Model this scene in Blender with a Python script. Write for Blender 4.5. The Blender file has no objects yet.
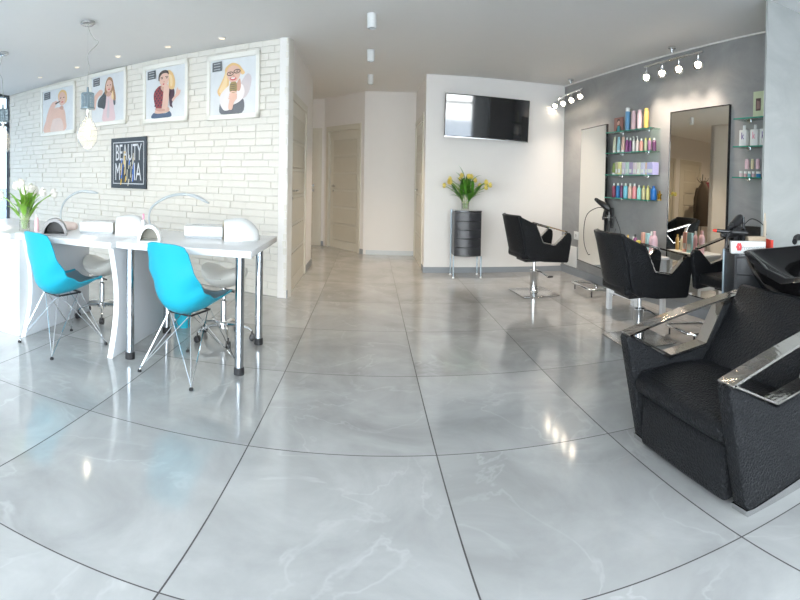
import bpy, math, random
from mathutils import Matrix, Vector
random.seed(7)
S = bpy.context.scene
COL = S.collection
PI = math.pi
R = math.radians

# ------------------------------------------------------------------ camera (wide stitched view)
F, Y0, ASP = 484.8924, 194.3214, 1.321
YAW, PITCH, ROLL = .0590, .0237, -.0216
H, CEIL = 1.2316, 2.6411
def ray(px, py):
    az = (px-400)/F; e = -(py-Y0)/(F*ASP)
    x, y, z = math.cos(e)*math.sin(az), math.cos(e)*math.cos(az), math.sin(e)
    c, s = math.cos(PITCH), math.sin(PITCH); y, z = c*y+s*z, -s*y+c*z
    c, s = math.cos(ROLL), math.sin(ROLL); x, z = c*x+s*z, -s*x+c*z
    c, s = math.cos(YAW), math.sin(YAW)
    return c*x+s*y, -s*x+c*y, z
def at(px, py, z=None, X=None, Y=None, line=None):
    """where a sight line meets a horizontal or vertical plane of the room"""
    d = ray(px, py)
    if z is not None: t = (z-H)/d[2]
    elif X is not None: t = X/d[0]
    elif Y is not None: t = Y/d[1]
    else:
        (ax, ay), (bx, by) = line; nx, ny = -(by-ay), bx-ax
        t = (nx*ax+ny*ay)/(nx*d[0]+ny*d[1])
    return Vector((d[0]*t, d[1]*t, H+d[2]*t))
def make_camera():
    cam = bpy.data.cameras.new('camera'); co = bpy.data.objects.new('camera', cam); COL.objects.link(co)
    cam.type = 'PANO'; cam.panorama_type = 'EQUIRECTANGULAR'
    cam.longitude_min = -400/F; cam.longitude_max = 400/F
    cam.latitude_max = Y0/(F*ASP); cam.latitude_min = -(600-Y0)/(F*ASP)
    a, b = math.cos(YAW), math.sin(YAW); A = Matrix(((a, -b, 0), (b, a, 0), (0, 0, 1)))
    a, b = math.cos(ROLL), math.sin(ROLL); B = Matrix(((a, 0, -b), (0, 1, 0), (b, 0, a)))
    a, b = math.cos(PITCH), math.sin(PITCH); C = Matrix(((1, 0, 0), (0, a, -b), (0, b, a)))
    Q = (C@B@A).transposed(); ex, ey, ez = Q.col[0], Q.col[1], Q.col[2]
    co.matrix_world = Matrix(((ex[0], ez[0], -ey[0], 0), (ex[1], ez[1], -ey[1], 0), (ex[2], ez[2], -ey[2], H), (0, 0, 0, 1)))
    S.camera = co
make_camera()

# ------------------------------------------------------------------ materials
MATS = {}
def mat(name, rgb, rough=.5, metal=0., coat=0., bump=None, var=.04, emit=None, spec=.5, trans=0.):
    if name in MATS: return MATS[name]
    m = bpy.data.materials.new(name); m.use_nodes = True; nt = m.node_tree; N = nt.nodes; L = nt.links
    b = N['Principled BSDF']
    b.inputs['Roughness'].default_value = rough; b.inputs['Metallic'].default_value = metal
    b.inputs['Coat Weight'].default_value = coat; b.inputs['Coat Roughness'].default_value = .05
    b.inputs['Specular IOR Level'].default_value = spec
    b.inputs['Transmission Weight'].default_value = trans
    tc = N.new('ShaderNodeTexCoord'); no = N.new('ShaderNodeTexNoise'); no.inputs['Scale'].default_value = 7
    no.inputs['Detail'].default_value = 3
    L.new(tc.outputs['Object'], no.inputs['Vector'])
    mx = N.new('ShaderNodeMix'); mx.data_type = 'RGBA'
    mx.inputs[6].default_value = [max(0, c*(1-var)) for c in rgb]+[1]; mx.inputs[7].default_value = [min(1, c*(1+var)) for c in rgb]+[1]
    L.new(no.outputs['Fac'], mx.inputs[0]); L.new(mx.outputs[2], b.inputs['Base Color'])
    if bump:
        kind, sc, st = bump
        if kind == 'voronoi':
            t = N.new('ShaderNodeTexVoronoi'); t.inputs['Scale'].default_value = sc; o = t.outputs['Distance']
            L.new(tc.outputs['Object'], t.inputs['Vector'])
        else:
            t = N.new('ShaderNodeTexNoise'); t.inputs['Scale'].default_value = sc; t.inputs['Detail'].default_value = 5; o = t.outputs['Fac']
            L.new(tc.outputs['Object'], t.inputs['Vector'])
        bp = N.new('ShaderNodeBump'); bp.inputs['Strength'].default_value = st; bp.inputs['Distance'].default_value = .01
        L.new(o, bp.inputs['Height']); L.new(bp.outputs[0], b.inputs['Normal'])
    if emit:
        b.inputs['Emission Color'].default_value = (*emit[0], 1); b.inputs['Emission Strength'].default_value = emit[1]
    MATS[name] = m; return m
def glass(name, rgb, alpha=.85, rough=.0, gl=.12):
    """thin pane: lets most light straight through, mirrors a little"""
    if name in MATS: return MATS[name]
    m = bpy.data.materials.new(name); m.use_nodes = True; nt = m.node_tree; N = nt.nodes; L = nt.links; N.clear()
    o = N.new('ShaderNodeOutputMaterial'); t = N.new('ShaderNodeBsdfTransparent'); g = N.new('ShaderNodeBsdfGlossy')
    g.inputs['Roughness'].default_value = rough; t.inputs['Color'].default_value = (*rgb, 1)
    mx = N.new('ShaderNodeMixShader'); lw = N.new('ShaderNodeLayerWeight'); lw.inputs['Blend'].default_value = gl
    L.new(lw.outputs['Fresnel'], mx.inputs[0]); L.new(t.outputs[0], mx.inputs[1]); L.new(g.outputs[0], mx.inputs[2])
    if alpha < 1:
        d = N.new('ShaderNodeBsdfDiffuse'); d.inputs['Color'].default_value = (*rgb, 1); m2 = N.new('ShaderNodeMixShader')
        m2.inputs[0].default_value = alpha; L.new(d.outputs[0], m2.inputs[1]); L.new(mx.outputs[0], m2.inputs[2]); L.new(m2.outputs[0], o.inputs[0])
    else: L.new(mx.outputs[0], o.inputs[0])
    MATS[name] = m; return m

def floor_material():
    m = bpy.data.materials.new('polished_tiles'); m.use_nodes = True; nt = m.node_tree; N = nt.nodes; L = nt.links
    b = N['Principled BSDF']; tc = N.new('ShaderNodeTexCoord'); sp = N.new('ShaderNodeSeparateXYZ'); L.new(tc.outputs['Object'], sp.inputs[0])
    def math_(op, a, bb=None, c=None):
        n = N.new('ShaderNodeMath'); n.operation = op
        for i, v in enumerate((a, bb, c)):
            if v is None: continue
            if isinstance(v, (int, float)): n.inputs[i].default_value = v
            else: L.new(v, n.inputs[i])
        return n.outputs[0]
    def axis(o, off, size, half):
        u = math_('DIVIDE', math_('SUBTRACT', o, off), size)
        cell = math_('FLOOR', u); fr = math_('SUBTRACT', u, cell)
        d = math_('MULTIPLY', math_('MINIMUM', fr, math_('SUBTRACT', 1., fr)), size)
        return cell, math_('LESS_THAN', d, half)
    cx, gx = axis(sp.outputs[0], -1.7397, 1.0646, .0036)
    cy, gy = axis(sp.outputs[1], 1.4614, 1.2, .0034)
    gr = math_('MAXIMUM', gx, gy)
    wn = N.new('ShaderNodeTexWhiteNoise'); wn.noise_dimensions = '2D'; cb = N.new('ShaderNodeCombineXYZ'); L.new(cx, cb.inputs[0]); L.new(cy, cb.inputs[1]); L.new(cb.outputs[0], wn.inputs['Vector'])
    # every slab is cut from another piece of stone: shift the pattern per slab
    off = N.new('ShaderNodeVectorMath'); off.operation = 'SCALE'; off.inputs[3].default_value = 13.; L.new(wn.outputs['Color'], off.inputs[0])
    vec = N.new('ShaderNodeVectorMath'); vec.operation = 'ADD'; L.new(tc.outputs['Object'], vec.inputs[0]); L.new(off.outputs[0], vec.inputs[1])
    n1 = N.new('ShaderNodeTexNoise'); n1.inputs['Scale'].default_value = 1.6; n1.inputs['Detail'].default_value = 8; n1.inputs['Roughness'].default_value = .6; n1.inputs['Distortion'].default_value = .6; L.new(vec.outputs[0], n1.inputs['Vector'])
    cr = N.new('ShaderNodeValToRGB'); e = cr.color_ramp.elements; e[0].position = .3; e[0].color = (.345, .345, .335, 1); e[1].position = .74; e[1].color = (.52, .52, .505, 1); L.new(n1.outputs['Fac'], cr.inputs[0])
    # pale veins
    n2 = N.new('ShaderNodeTexNoise'); n2.inputs['Scale'].default_value = 1.1; n2.inputs['Detail'].default_value = 5; n2.inputs['Distortion'].default_value = 1.2; n2.inputs['Roughness'].default_value = .5; L.new(vec.outputs[0], n2.inputs['Vector'])
    d = math_('ABSOLUTE', math_('SUBTRACT', n2.outputs['Fac'], .5))
    vm = N.new('ShaderNodeMapRange'); vm.inputs[1].default_value = 0; vm.inputs[2].default_value = .016; vm.inputs[3].default_value = .24; vm.inputs[4].default_value = 0; L.new(d, vm.inputs[0])
    n3 = N.new('ShaderNodeTexNoise'); n3.inputs['Scale'].default_value = 2.2; L.new(vec.outputs[0], n3.inputs['Vector'])
    vf = math_('MULTIPLY', vm.outputs[0], math_('SUBTRACT', math_('MULTIPLY', n3.outputs['Fac'], 2.4), .75))
    mx = N.new('ShaderNodeMix'); mx.data_type = 'RGBA'; mx.clamp_factor = True; L.new(vf, mx.inputs[0]); L.new(cr.outputs[0], mx.inputs[6]); mx.inputs[7].default_value = (.78, .785, .78, 1)
    tv = math_('ADD', .96, math_('MULTIPLY', wn.outputs['Value'], .08))
    hs = N.new('ShaderNodeHueSaturation'); L.new(tv, hs.inputs['Value']); L.new(mx.outputs[2], hs.inputs['Color'])
    fm = N.new('ShaderNodeMix'); fm.data_type = 'RGBA'; L.new(gr, fm.inputs[0]); L.new(hs.outputs[0], fm.inputs[6]); fm.inputs[7].default_value = (.055, .05, .048, 1)
    L.new(fm.outputs[2], b.inputs['Base Color'])
    rr = math_('ADD', .055, math_('MULTIPLY', gr, .5)); rr = math_('ADD', rr, math_('MULTIPLY', n1.outputs['Fac'], .09)); L.new(rr, b.inputs['Roughness'])
    b.inputs['Specular IOR Level'].default_value = .5
    return m
def plaster_material(name, lo, hi, scale=1.5, rough=.55, bump=.15):
    m = bpy.data.materials.new(name); m.use_nodes = True; nt = m.node_tree; N = nt.nodes; L = nt.links
    b = N['Principled BSDF']; tc = N.new('ShaderNodeTexCoord')
    mp = N.new('ShaderNodeMapping'); mp.inputs['Rotation'].default_value = (0, .5, .3); mp.inputs['Scale'].default_value = (1, 1, 2.2); L.new(tc.outputs['Object'], mp.inputs[0])
    n = N.new('ShaderNodeTexNoise'); n.inputs['Scale'].default_value = scale; n.inputs['Detail'].default_value = 9; n.inputs['Distortion'].default_value = .8; n.inputs['Roughness'].default_value = .62; L.new(mp.outputs[0], n.inputs['Vector'])
    cr = N.new('ShaderNodeValToRGB'); e = cr.color_ramp.elements; e[0].position = .3; e[0].color = (*lo, 1); e[1].position = .7; e[1].color = (*hi, 1)
    L.new(n.outputs['Fac'], cr.inputs[0]); L.new(cr.outputs[0], b.inputs['Base Color']); b.inputs['Roughness'].default_value = rough
    bp = N.new('ShaderNodeBump'); bp.inputs['Strength'].default_value = bump; bp.inputs['Distance'].default_value = .004; L.new(n.outputs['Fac'], bp.inputs['Height']); L.new(bp.outputs[0], b.inputs['Normal'])
    return m
def leather_material():
    m = bpy.data.materials.new('embossed_black_leather'); m.use_nodes = True; nt = m.node_tree; N = nt.nodes; L = nt.links
    b = N['Principled BSDF']; tc = N.new('ShaderNodeTexCoord')
    n = N.new('ShaderNodeTexNoise'); n.inputs['Scale'].default_value = 75; n.inputs['Detail'].default_value = 3; n.inputs['Distortion'].default_value = 2.6; L.new(tc.outputs['Object'], n.inputs['Vector'])
    v = N.new('ShaderNodeTexVoronoi'); v.inputs['Scale'].default_value = 85; L.new(tc.outputs['Object'], v.inputs['Vector'])
    ad = N.new('ShaderNodeMath'); ad.operation = 'ADD'; L.new(n.outputs['Fac'], ad.inputs[0]); L.new(v.outputs['Distance'], ad.inputs[1])
    bp = N.new('ShaderNodeBump'); bp.inputs['Strength'].default_value = 1.; bp.inputs['Distance'].default_value = .006; L.new(ad.outputs[0], bp.inputs['Height']); L.new(bp.outputs[0], b.inputs['Normal'])
    cr = N.new('ShaderNodeValToRGB'); e = cr.color_ramp.elements; e[0].color = (.007, .0075, .009, 1); e[1].color = (.020, .021, .023, 1); L.new(n.outputs['Fac'], cr.inputs[0]); L.new(cr.outputs[0], b.inputs['Base Color'])
    b.inputs['Roughness'].default_value = .28; b.inputs['Specular IOR Level'].default_value = .13
    return m

M_floor = floor_material()
M_grey = plaster_material('grey_plaster', (.27, .272, .27), (.37, .37, .365), 1.4)
M_blue = plaster_material('pale_blue_grey_plaster', (.35, .36, .35), (.45, .46, .445), 1.2, .5)
M_white = mat('white_wall_paint', (.82, .795, .765), .7, var=.015, bump=('noise', 60, .05))
M_ceil = mat('ceiling_paint', (.86, .86, .85), .75, var=.012)
M_brick = mat('white_brick_paint', (.755, .72, .65), .6, var=.03, bump=('noise', 28, .5))
M_mortar = mat('white_mortar', (.70, .67, .61), .8, var=.03)
M_cream = mat('cream_door_lacquer', (.68, .65, .56), .38, var=.02)
M_creamd = mat('cream_door_inlay', (.62, .585, .49), .42, var=.03)
M_skirt = mat('grey_skirting', (.27, .29, .31), .45)
M_skirtw = mat('pale_skirting', (.62, .66, .68), .4)
M_leather = leather_material()
M_bulbglass = glass('bulb_glass', (1., .99, .96), .93, 0, .06)
M_chrome = mat('chrome', (.78, .79, .80), .08, 1., var=.01)
M_brush = mat('brushed_steel', (.62, .62, .62), .25, 1., var=.03)
M_mirst = mat('polished_steel_band', (.66, .62, .58), .05, 1., var=.04, bump=('noise', 14, .35))
M_black = mat('black_plastic', (.018, .018, .02), .35)
M_blackg = mat('black_gloss', (.010, .010, .012), .10, coat=.5)
M_blackw = mat('black_wood_grain', (.030, .031, .035), .32, bump=('noise', 25, .15), var=.3)
M_basin = mat('black_ceramic', (.008, .0075, .008), .06, coat=0., spec=.16)
M_leg = mat('blue_grey_metal', (.34, .40, .45), .3, 1.)
M_rubber = mat('black_rubber', (.02, .02, .022), .6)
M_turq = mat('turquoise_shell', (.008, .36, .50), .42, var=.03)
M_cush = mat('grey_seat_cushion', (.18, .27, .31), .6, bump=('noise', 80, .2))
M_laq = mat('white_lacquer', (.78, .79, .80), .25, var=.01)
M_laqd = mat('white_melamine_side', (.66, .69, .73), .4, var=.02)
M_stool = mat('white_leatherette', (.76, .75, .70), .4, bump=('noise', 50, .1))
M_wplast = mat('white_plastic', (.76, .77, .76), .3, var=.01)
M_beige = mat('beige_lamp_lining', (.62, .54, .38), .6)
M_frame = mat('cream_picture_frame', (.85, .83, .76), .4, var=.02)
M_green = mat('leaf_green', (.09, .27, .03), .45, var=.35)
M_green2 = mat('pale_stem_green', (.26, .42, .08), .45, var=.2)
M_yel = mat('yellow_petal', (.86, .70, .16), .5, var=.15)
M_wpet = mat('white_petal', (.88, .84, .76), .5, var=.06)
M_glass = glass('clear_glass', (.97, .99, .98), .96, 0, .25)
M_shelf = glass('green_shelf_glass', (.80, .95, .90), .93, 0, .2)
M_tint = glass('added_tint_pane', (.36, .40, .43), 1, 0, .08)  # tint added so less daylight reaches the brick wall
M_pane = glass('window_pane', (.97, .99, 1.), 1, 0, .08)
M_dark = mat('anthracite_window_frame', (.06, .07, .085), .4)
M_mirror = mat('mirror_silver', (.86, .85, .80), .0, 1., var=.0)
M_tv = mat('tv_screen', (.016, .017, .02), .04, coat=1., spec=.8, var=0)
M_card = mat('cardboard', (.45, .36, .26), .8)
M_red = mat('red_card', (.75, .05, .03), .5)
M_coat = mat('brown_wool_coat', (.07, .055, .042), .9, bump=('noise', 90, .4))
M_wine = mat('wine_red_coat', (.13, .02, .035), .85, bump=('noise', 90, .4))
M_bulb = mat('glowing_bulb', (1, .95, .85), .3, emit=((1., .86, .66), 26.))
M_led = mat('spot_lens', (1, .95, .85), .3, emit=((1., .84, .64), 45.))
M_led2 = mat('downlight_lens', (1, .95, .85), .3, emit=((1., .70, .38), 1.1))
M_led0 = mat('spot_lens_off', (.34, .34, .33), .3)
M_outside = mat('pavement', (.42, .43, .44), .8)

# ------------------------------------------------------------------ mesh building
class MB:
    def __init__(s): s.v = []; s.f = []; s.m = []; s.mats = []; s.sm = []
    def mi(s, m):
        if m not in s.mats: s.mats.append(m)
        return s.mats.index(m)
    def add(s, vs, fs, m=None, smooth=False):
        b = len(s.v); s.v += [tuple(v) for v in vs]
        k = s.mi(m) if m else 0
        for f in fs: s.f.append([b+i for i in f]); s.m.append(k); s.sm.append(smooth)
        return s
    def box(s, x0, y0, z0, x1, y1, z1, m=None, M=None, bev=0.):
        x0, x1 = min(x0, x1), max(x0, x1); y0, y1 = min(y0, y1), max(y0, y1); z0, z1 = min(z0, z1), max(z0, z1)
        b = min(bev, (x1-x0)*.49, (y1-y0)*.49, (z1-z0)*.49)
        if b <= 0:
            vs = [(x, y, z) for z in (z0, z1) for x, y in ((x0, y0), (x1, y0), (x1, y1), (x0, y1))]
            fs = [(3, 2, 1, 0), (4, 5, 6, 7), (0, 1, 5, 4), (1, 2, 6, 5), (2, 3, 7, 6), (3, 0, 4, 7)]
        else:
            vs = []
            lv = ((z0, b), (z0+b, 0), (z1-b, 0), (z1, b))
            for z, i in lv:
                X0, X1, Y0_, Y1 = x0+i, x1-i, y0+i, y1-i; c = b if i == 0 else b*.6
                vs += [(X0+c, Y0_, z), (X1-c, Y0_, z), (X1, Y0_+c, z), (X1, Y1-c, z), (X1-c, Y1, z), (X0+c, Y1, z), (X0, Y1-c, z), (X0, Y0_+c, z)]
            fs = [tuple(range(7, -1, -1)), tuple(range(24, 32))]
            for k in range(3):
                for i in range(8): fs.append((k*8+i, k*8+(i+1) % 8, k*8+8+(i+1) % 8, k*8+8+i))
        if M: vs = [M@Vector(v) for v in vs]
        return s.add(vs, fs, m)
    def prism(s, pts, d, m=None, M=None, base=0.):
        """polygon in local XZ, extruded along local Y from base to base+d"""
        n = len(pts); vs = [(x, base, z) for x, z in pts]+[(x, base+d, z) for x, z in pts]
        fs = [tuple(range(n)), tuple(range(2*n-1, n-1, -1))]+[((i+1) % n, i, n+i, n+(i+1) % n) for i in range(n)]
        if M: vs = [M@Vector(v) for v in vs]
        return s.add(vs, fs, m)
    def tube(s, path, r, m=None, n=8, closed=False, flat=1.):
        P = [Vector(p) for p in path]; k = len(P); rings = []
        up = None
        for i in range(k):
            if closed: t = P[(i+1) % k]-P[i-1]
            else: t = P[min(i+1, k-1)]-P[max(i-1, 0)]
            if t.length < 1e-9: t = Vector((0, 0, 1))
            t.normalize()
            if up is None: up = Vector((0, 0, 1)) if abs(t.z) < .9 else Vector((1, 0, 0))
            a = t.cross(up)
            if a.length < 1e-4: a = t.cross(Vector((0, 1, .1)))
            a.normalize(); b = a.cross(t).normalized(); up = b
            rr = r[i] if isinstance(r, (list, tuple)) else r
            rings.append([P[i]+a*math.cos(2*PI*j/n)*rr+b*math.sin(2*PI*j/n)*rr*flat for j in range(n)])
        vs = [v for q in rings for v in q]; fs = []
        for i in range(k if closed else k-1):
            for j in range(n):
                A, B = i*n, ((i+1) % k)*n; fs.append((A+j, A+(j+1) % n, B+(j+1) % n, B+j))
        if not closed: fs += [tuple(range(n-1, -1, -1)), tuple(range((k-1)*n, k*n))]
        return s.add(vs, fs, m, True)
    def lathe(s, prof, m=None, c=(0, 0, 0), n=20, M=None, smooth=True):
        vs = []; fs = []; k = len(prof)
        for r, z in prof:
            for j in range(n): vs.append((c[0]+max(r, 1e-4)*math.cos(2*PI*j/n), c[1]+max(r, 1e-4)*math.sin(2*PI*j/n), c[2]+z))
        for i in range(k-1):
            for j in range(n): fs.append((i*n+j, i*n+(j+1) % n, (i+1)*n+(j+1) % n, (i+1)*n+j))
        fs += [tuple(range(n-1, -1, -1)), tuple(range((k-1)*n, k*n))]
        if M: vs = [M@Vector(v) for v in vs]
        return s.add(vs, fs, m, smooth)
    def grid(s, fn, nu, nv, m=None, thick=None, smooth=True):
        """fn(u,v)->point ; thick: (u,v)->offset vector for a second skin"""
        vs = [fn(i/nu, j/nv) for i in range(nu+1) for j in range(nv+1)]; w = nv+1
        fs = [(i*w+j, i*w+j+1, (i+1)*w+j+1, (i+1)*w+j) for i in range(nu) for j in range(nv)]
        if thick:
            k = len(vs); vs2 = [Vector(fn(i/nu, j/nv))+Vector(thick(i/nu, j/nv)) for i in range(nu+1) for j in range(nv+1)]
            fs += [tuple(k+q for q in reversed(f)) for f in fs[:]]
            rim = [j for j in range(w)]+[i*w+nv for i in range(1, nu+1)]+[nu*w+j for j in range(nv-1, -1, -1)]+[i*w for i in range(nu-1, 0, -1)]
            for a in range(len(rim)):
                p, q = rim[a], rim[(a+1) % len(rim)]; fs.append((q, p, p+k, q+k))
            vs = vs+vs2
        return s.add(vs, fs, m, smooth)
    def obj(s, name, m=None, parent=None, M=None):
        me = bpy.data.meshes.new(name)
        vs = [tuple(M@Vector(v)) for v in s.v] if M else s.v
        me.from_pydata(vs, [], s.f)
        if m is not None and not s.mats: me.materials.append(m)
        elif m is not None and s.mats: [me.materials.append(x) for x in s.mats]
        else: [me.materials.append(x) for x in s.mats]
        if s.mats:
            for p, k in zip(me.polygons, s.m): p.material_index = k
        for p, k in zip(me.polygons, s.sm): p.use_smooth = k
        if any(s.sm): me.set_sharp_from_angle(angle=R(38))
        me.update()
        o = bpy.data.objects.new(name, me); COL.objects.link(o)
        if parent: o.parent = parent
        return o
def bevel(o, w=.01, seg=3):
    b = o.modifiers.new('bevel', 'BEVEL'); b.width = w; b.segments = seg; b.limit_method = 'ANGLE'; b.angle_limit = R(40)
    for p in o.data.polygons: p.use_smooth = True
    return o
def subd(o, n=1):
    b = o.modifiers.new('subd', 'SUBSURF'); b.levels = n; b.render_levels = n
    for p in o.data.polygons: p.use_smooth = True
    return o
def tag(o, label, cat, group=None, kind=None):
    o['label'] = label; o['category'] = cat
    if group: o['group'] = group
    if kind: o['kind'] = kind
    return o
def thing(name, label, cat, loc=(0, 0, 0), rz=0., group=None):
    o = bpy.data.objects.new(name, None); COL.objects.link(o); o.location = loc; o.rotation_euler = (0, 0, rz); o.empty_display_size = .1
    return tag(o, label, cat, group)
def struct(o):
    o['kind'] = 'structure'; return o
def dup(root, loc, rz, label=None, group=None):
    r = root.copy(); COL.objects.link(r); r.location = loc; r.rotation_euler = (0, 0, rz)
    if label: r['label'] = label
    if group: r['group'] = group
    for ch in list(root.children):
        c = ch.copy(); COL.objects.link(c); c.parent = r
        for g in list(ch.children):
            d = g.copy(); COL.objects.link(d); d.parent = c
    return r
def spline(pts, n=6):
    P = [Vector(p) for p in pts]; out = []
    for i in range(len(P)-1):
        a = P[max(i-1, 0)]; b = P[i]; c = P[i+1]; d = P[min(i+2, len(P)-1)]
        for k in range(n):
            t = k/n; out.append(.5*((2*b)+(-a+c)*t+(2*a-5*b+4*c-d)*t*t+(-a+3*b-3*c+d)*t**3))
    out.append(P[-1]); return out
def rotz(a): return Matrix.Rotation(a, 4, 'Z')
def place(loc, rz): return Matrix.Translation(loc)@rotz(rz)
def wallframe(a, b):
    """local frame of a wall: X along a->b, Z up, Y = left of it"""
    d = Vector((b[0]-a[0], b[1]-a[1], 0)); L = d.length; d.normalize()
    return Matrix.Translation((a[0], a[1], 0))@rotz(math.atan2(d.y, d.x)), L
def text_mesh(txt, size, M, mb, m, ext=.002, sx=1., sy=1.):
    cu = bpy.data.curves.new('txt', 'FONT'); cu.body = txt; cu.size = size; cu.extrude = ext; cu.align_x = 'CENTER'; cu.align_y = 'CENTER'; cu.resolution_u = 3
    o = bpy.data.objects.new('txt', cu); COL.objects.link(o)
    me = bpy.data.meshes.new_from_object(o.evaluated_get(bpy.context.evaluated_depsgraph_get()))
    # text lies in XY -> stand it in XZ
    K = M@Matrix.Rotation(PI/2, 4, 'X')@Matrix.Diagonal((sx, sy, 1, 1))
    mb.add([K@v.co for v in me.vertices], [tuple(p.vertices) for p in me.polygons], m)
    bpy.data.objects.remove(o); bpy.data.meshes.remove(me); bpy.data.curves.remove(cu)

# ------------------------------------------------------------------ the shell
ZC = CEIL
struct(MB().add([(-8.1, -2.7, 0), (4.8, -2.7, 0), (4.2, 11.6, 0), (-8.1, 11.6, 0)], [(0, 1, 2, 3)]).obj('floor', M_floor))
struct(MB().box(-8.2, -2.8, ZC, 4.9, 11.7, ZC+.12).obj('ceiling', M_ceil))
def wall(name, a, b, m, t=.12, z0=0., z1=ZC, holes=()):
    """solid wall from a to b, thickness to the left; holes=(s0,s1,ztop)"""
    M, L = wallframe(a, b); mb = MB(); s = 0.
    for h0, h1, zt in sorted(holes):
        mb.box(s, 0, z0, h0, t, z1); mb.box(h0, 0, zt, h1, t, z1); s = h1
    mb.box(s, 0, z0, L, t, z1)
    o = mb.obj(name, m, M=M); return struct(o)
BR_A, BR_B = Vector((-1.1, 6.3, 0)), Vector((-7.80, 8.455, 0))
GW_A, GW_B = Vector((3.5, 8.4, 0)), Vector((4.55, -2.45, 0))

def brick_wall():
    M, L = wallframe(BR_B, BR_A)          # x from far window towards the corner, -y = room side
    mb = MB(); mb.box(0, 0.0, 0, L, .14, ZC, M_mortar)
    h = .0735; z = 0.0; row = 0
    rnd = random.Random(3)
    while z < ZC-.01:
        x = -rnd.uniform(0, .25)
        zt = min(z+h, ZC)
        while x < L:
            w = rnd.choice((.22, .26, .30, .36, .44)); x1 = min(x+w, L); x0 = max(x, 0)
            if x1-x0 > .03:
                d = rnd.uniform(.004, .019); g = .0035
                mb.box(x0+(g if x0 > 0 else 0), -d, z+g, x1-g if x1 < L else L-.004, .0, zt-g, M_brick, bev=.0035)
            x += w
        z += h; row += 1
    mb.mats[:] = mb.mats
    o = mb.obj('wall_left', M_brick, M=M); struct(o)
brick_wall()
# block of the room behind the brick wall: its corridor side with a door
wall('wall_corridor', (-1.1, 6.3), (-1.1, 8.95), M_white, holes=((.20, 1.72, 2.06),))
wall('wall_corridor_end', (-1.1, 8.95), (-4.3, 8.95), M_white)
wall('wall_passage', (-4.3, 8.95), (-4.3, 11.5), M_white)
wall('wall_hall', (-4.3, 11.45), (-1.12, 11.45), M_white, holes=((.88, 1.72, 2.04), (2.05, 3.05, 2.04)))
wall('wall_angled', (-1.12, 11.45), (-.16, 10.33), M_white, holes=((.16, 1.30, 2.06),))
wall('wall_recess', (-.16, 10.33), (1.05, 10.30), M_white)
wall('wall_side', (.93, 10.30), (.93, 8.52), M_white, holes=((.12, 1.55, 2.08),))
wall('wall_back', (.93, 8.40), (3.7, 8.40), M_white)
wall('wall_right', GW_A, GW_B, M_grey, t=.12)
# partition end beside the wash place
pf = MB(); pf.box(3.27, 3.12, 0, 4.02, 3.145, ZC); struct(pf.obj('wall_partition', M_blue))
# shopfront glazing behind the viewer and at the far left
def glazing(name, a, b, n, zb=.08, zt=2.60, pane=None):
    M, L = wallframe(a, b); mb = MB()
    mb.box(0, -.04, 0, L, .04, zb, M_dark); mb.box(0, -.04, zt, L, .04, ZC, M_dark)
    for i in range(n+1):
        x = L*i/n; mb.box(max(x-.035, 0), -.045, zb, min(x+.035, L), .045, zt, M_dark)
    mb.box(0, -.03, 2.08, L, .03, 2.13, M_dark)
    o = struct(mb.obj(name, M_dark, M=M))
    g = MB().box(.0, -.004, zb, L, .004, zt).obj('glazing_pane', pane or M_pane, parent=o, M=M)
    return o
glazing('window_1', (-7.84, 8.46), (-7.84, -2.5), 5, pane=M_tint)
glazing('window_2', (-7.84, -2.5), (3.95, -2.5), 6)
wall('wall_front', (3.95, -2.5), (4.6, -2.5), M_white)
# pavement outside
st = struct(MB().add([(-40, -40, -.04), (40, -40, -.04), (40, -2.7, -.04), (-40, -2.7, -.04)], [(0, 1, 2, 3)]).add([(-40, -2.7, -.04), (-8.1, -2.7, -.04), (-8.1, 40, -.04), (-40, 40, -.04)], [(0, 1, 2, 3)]).obj('ground', M_outside))

def strip(name, a, b, z0, z1, t, m):
    M, L = wallframe(a, b); return struct(MB().box(0, -t, z0, L, 0, z1).obj(name, m, M=M))
strip('baseboard_back', (.93, 8.40), (3.52, 8.40), 0, .075, .012, M_skirt)
strip('baseboard_right', GW_A, GW_B, 0, .10, .014, M_skirt)
strip('baseboard_recess', (-.10, 10.33), (.92, 10.31), 0, .07, .012, M_skirtw)
strip('baseboard_corridor', (-1.1, 8.04), (-1.1, 8.95), 0, .08, .012, M_skirt)
strip('baseboard_corner', (-1.1, 6.3), (-1.1, 6.47), 0, .08, .012, M_skirt)
strip('baseboard_side', (.93, 8.72), (.93, 8.4), 0, .08, .012, M_skirt)
strip('baseboard_angled', (-.27, 10.46), (-.16, 10.33), 0, .08, .012, M_skirt)
strip('baseboard_hall', (-1.23, 11.45), (-1.12, 11.45), 0, .08, .012, M_skirt)
strip('trim_1', GW_A, GW_B, ZC-.014, ZC, .012, M_white)

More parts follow.
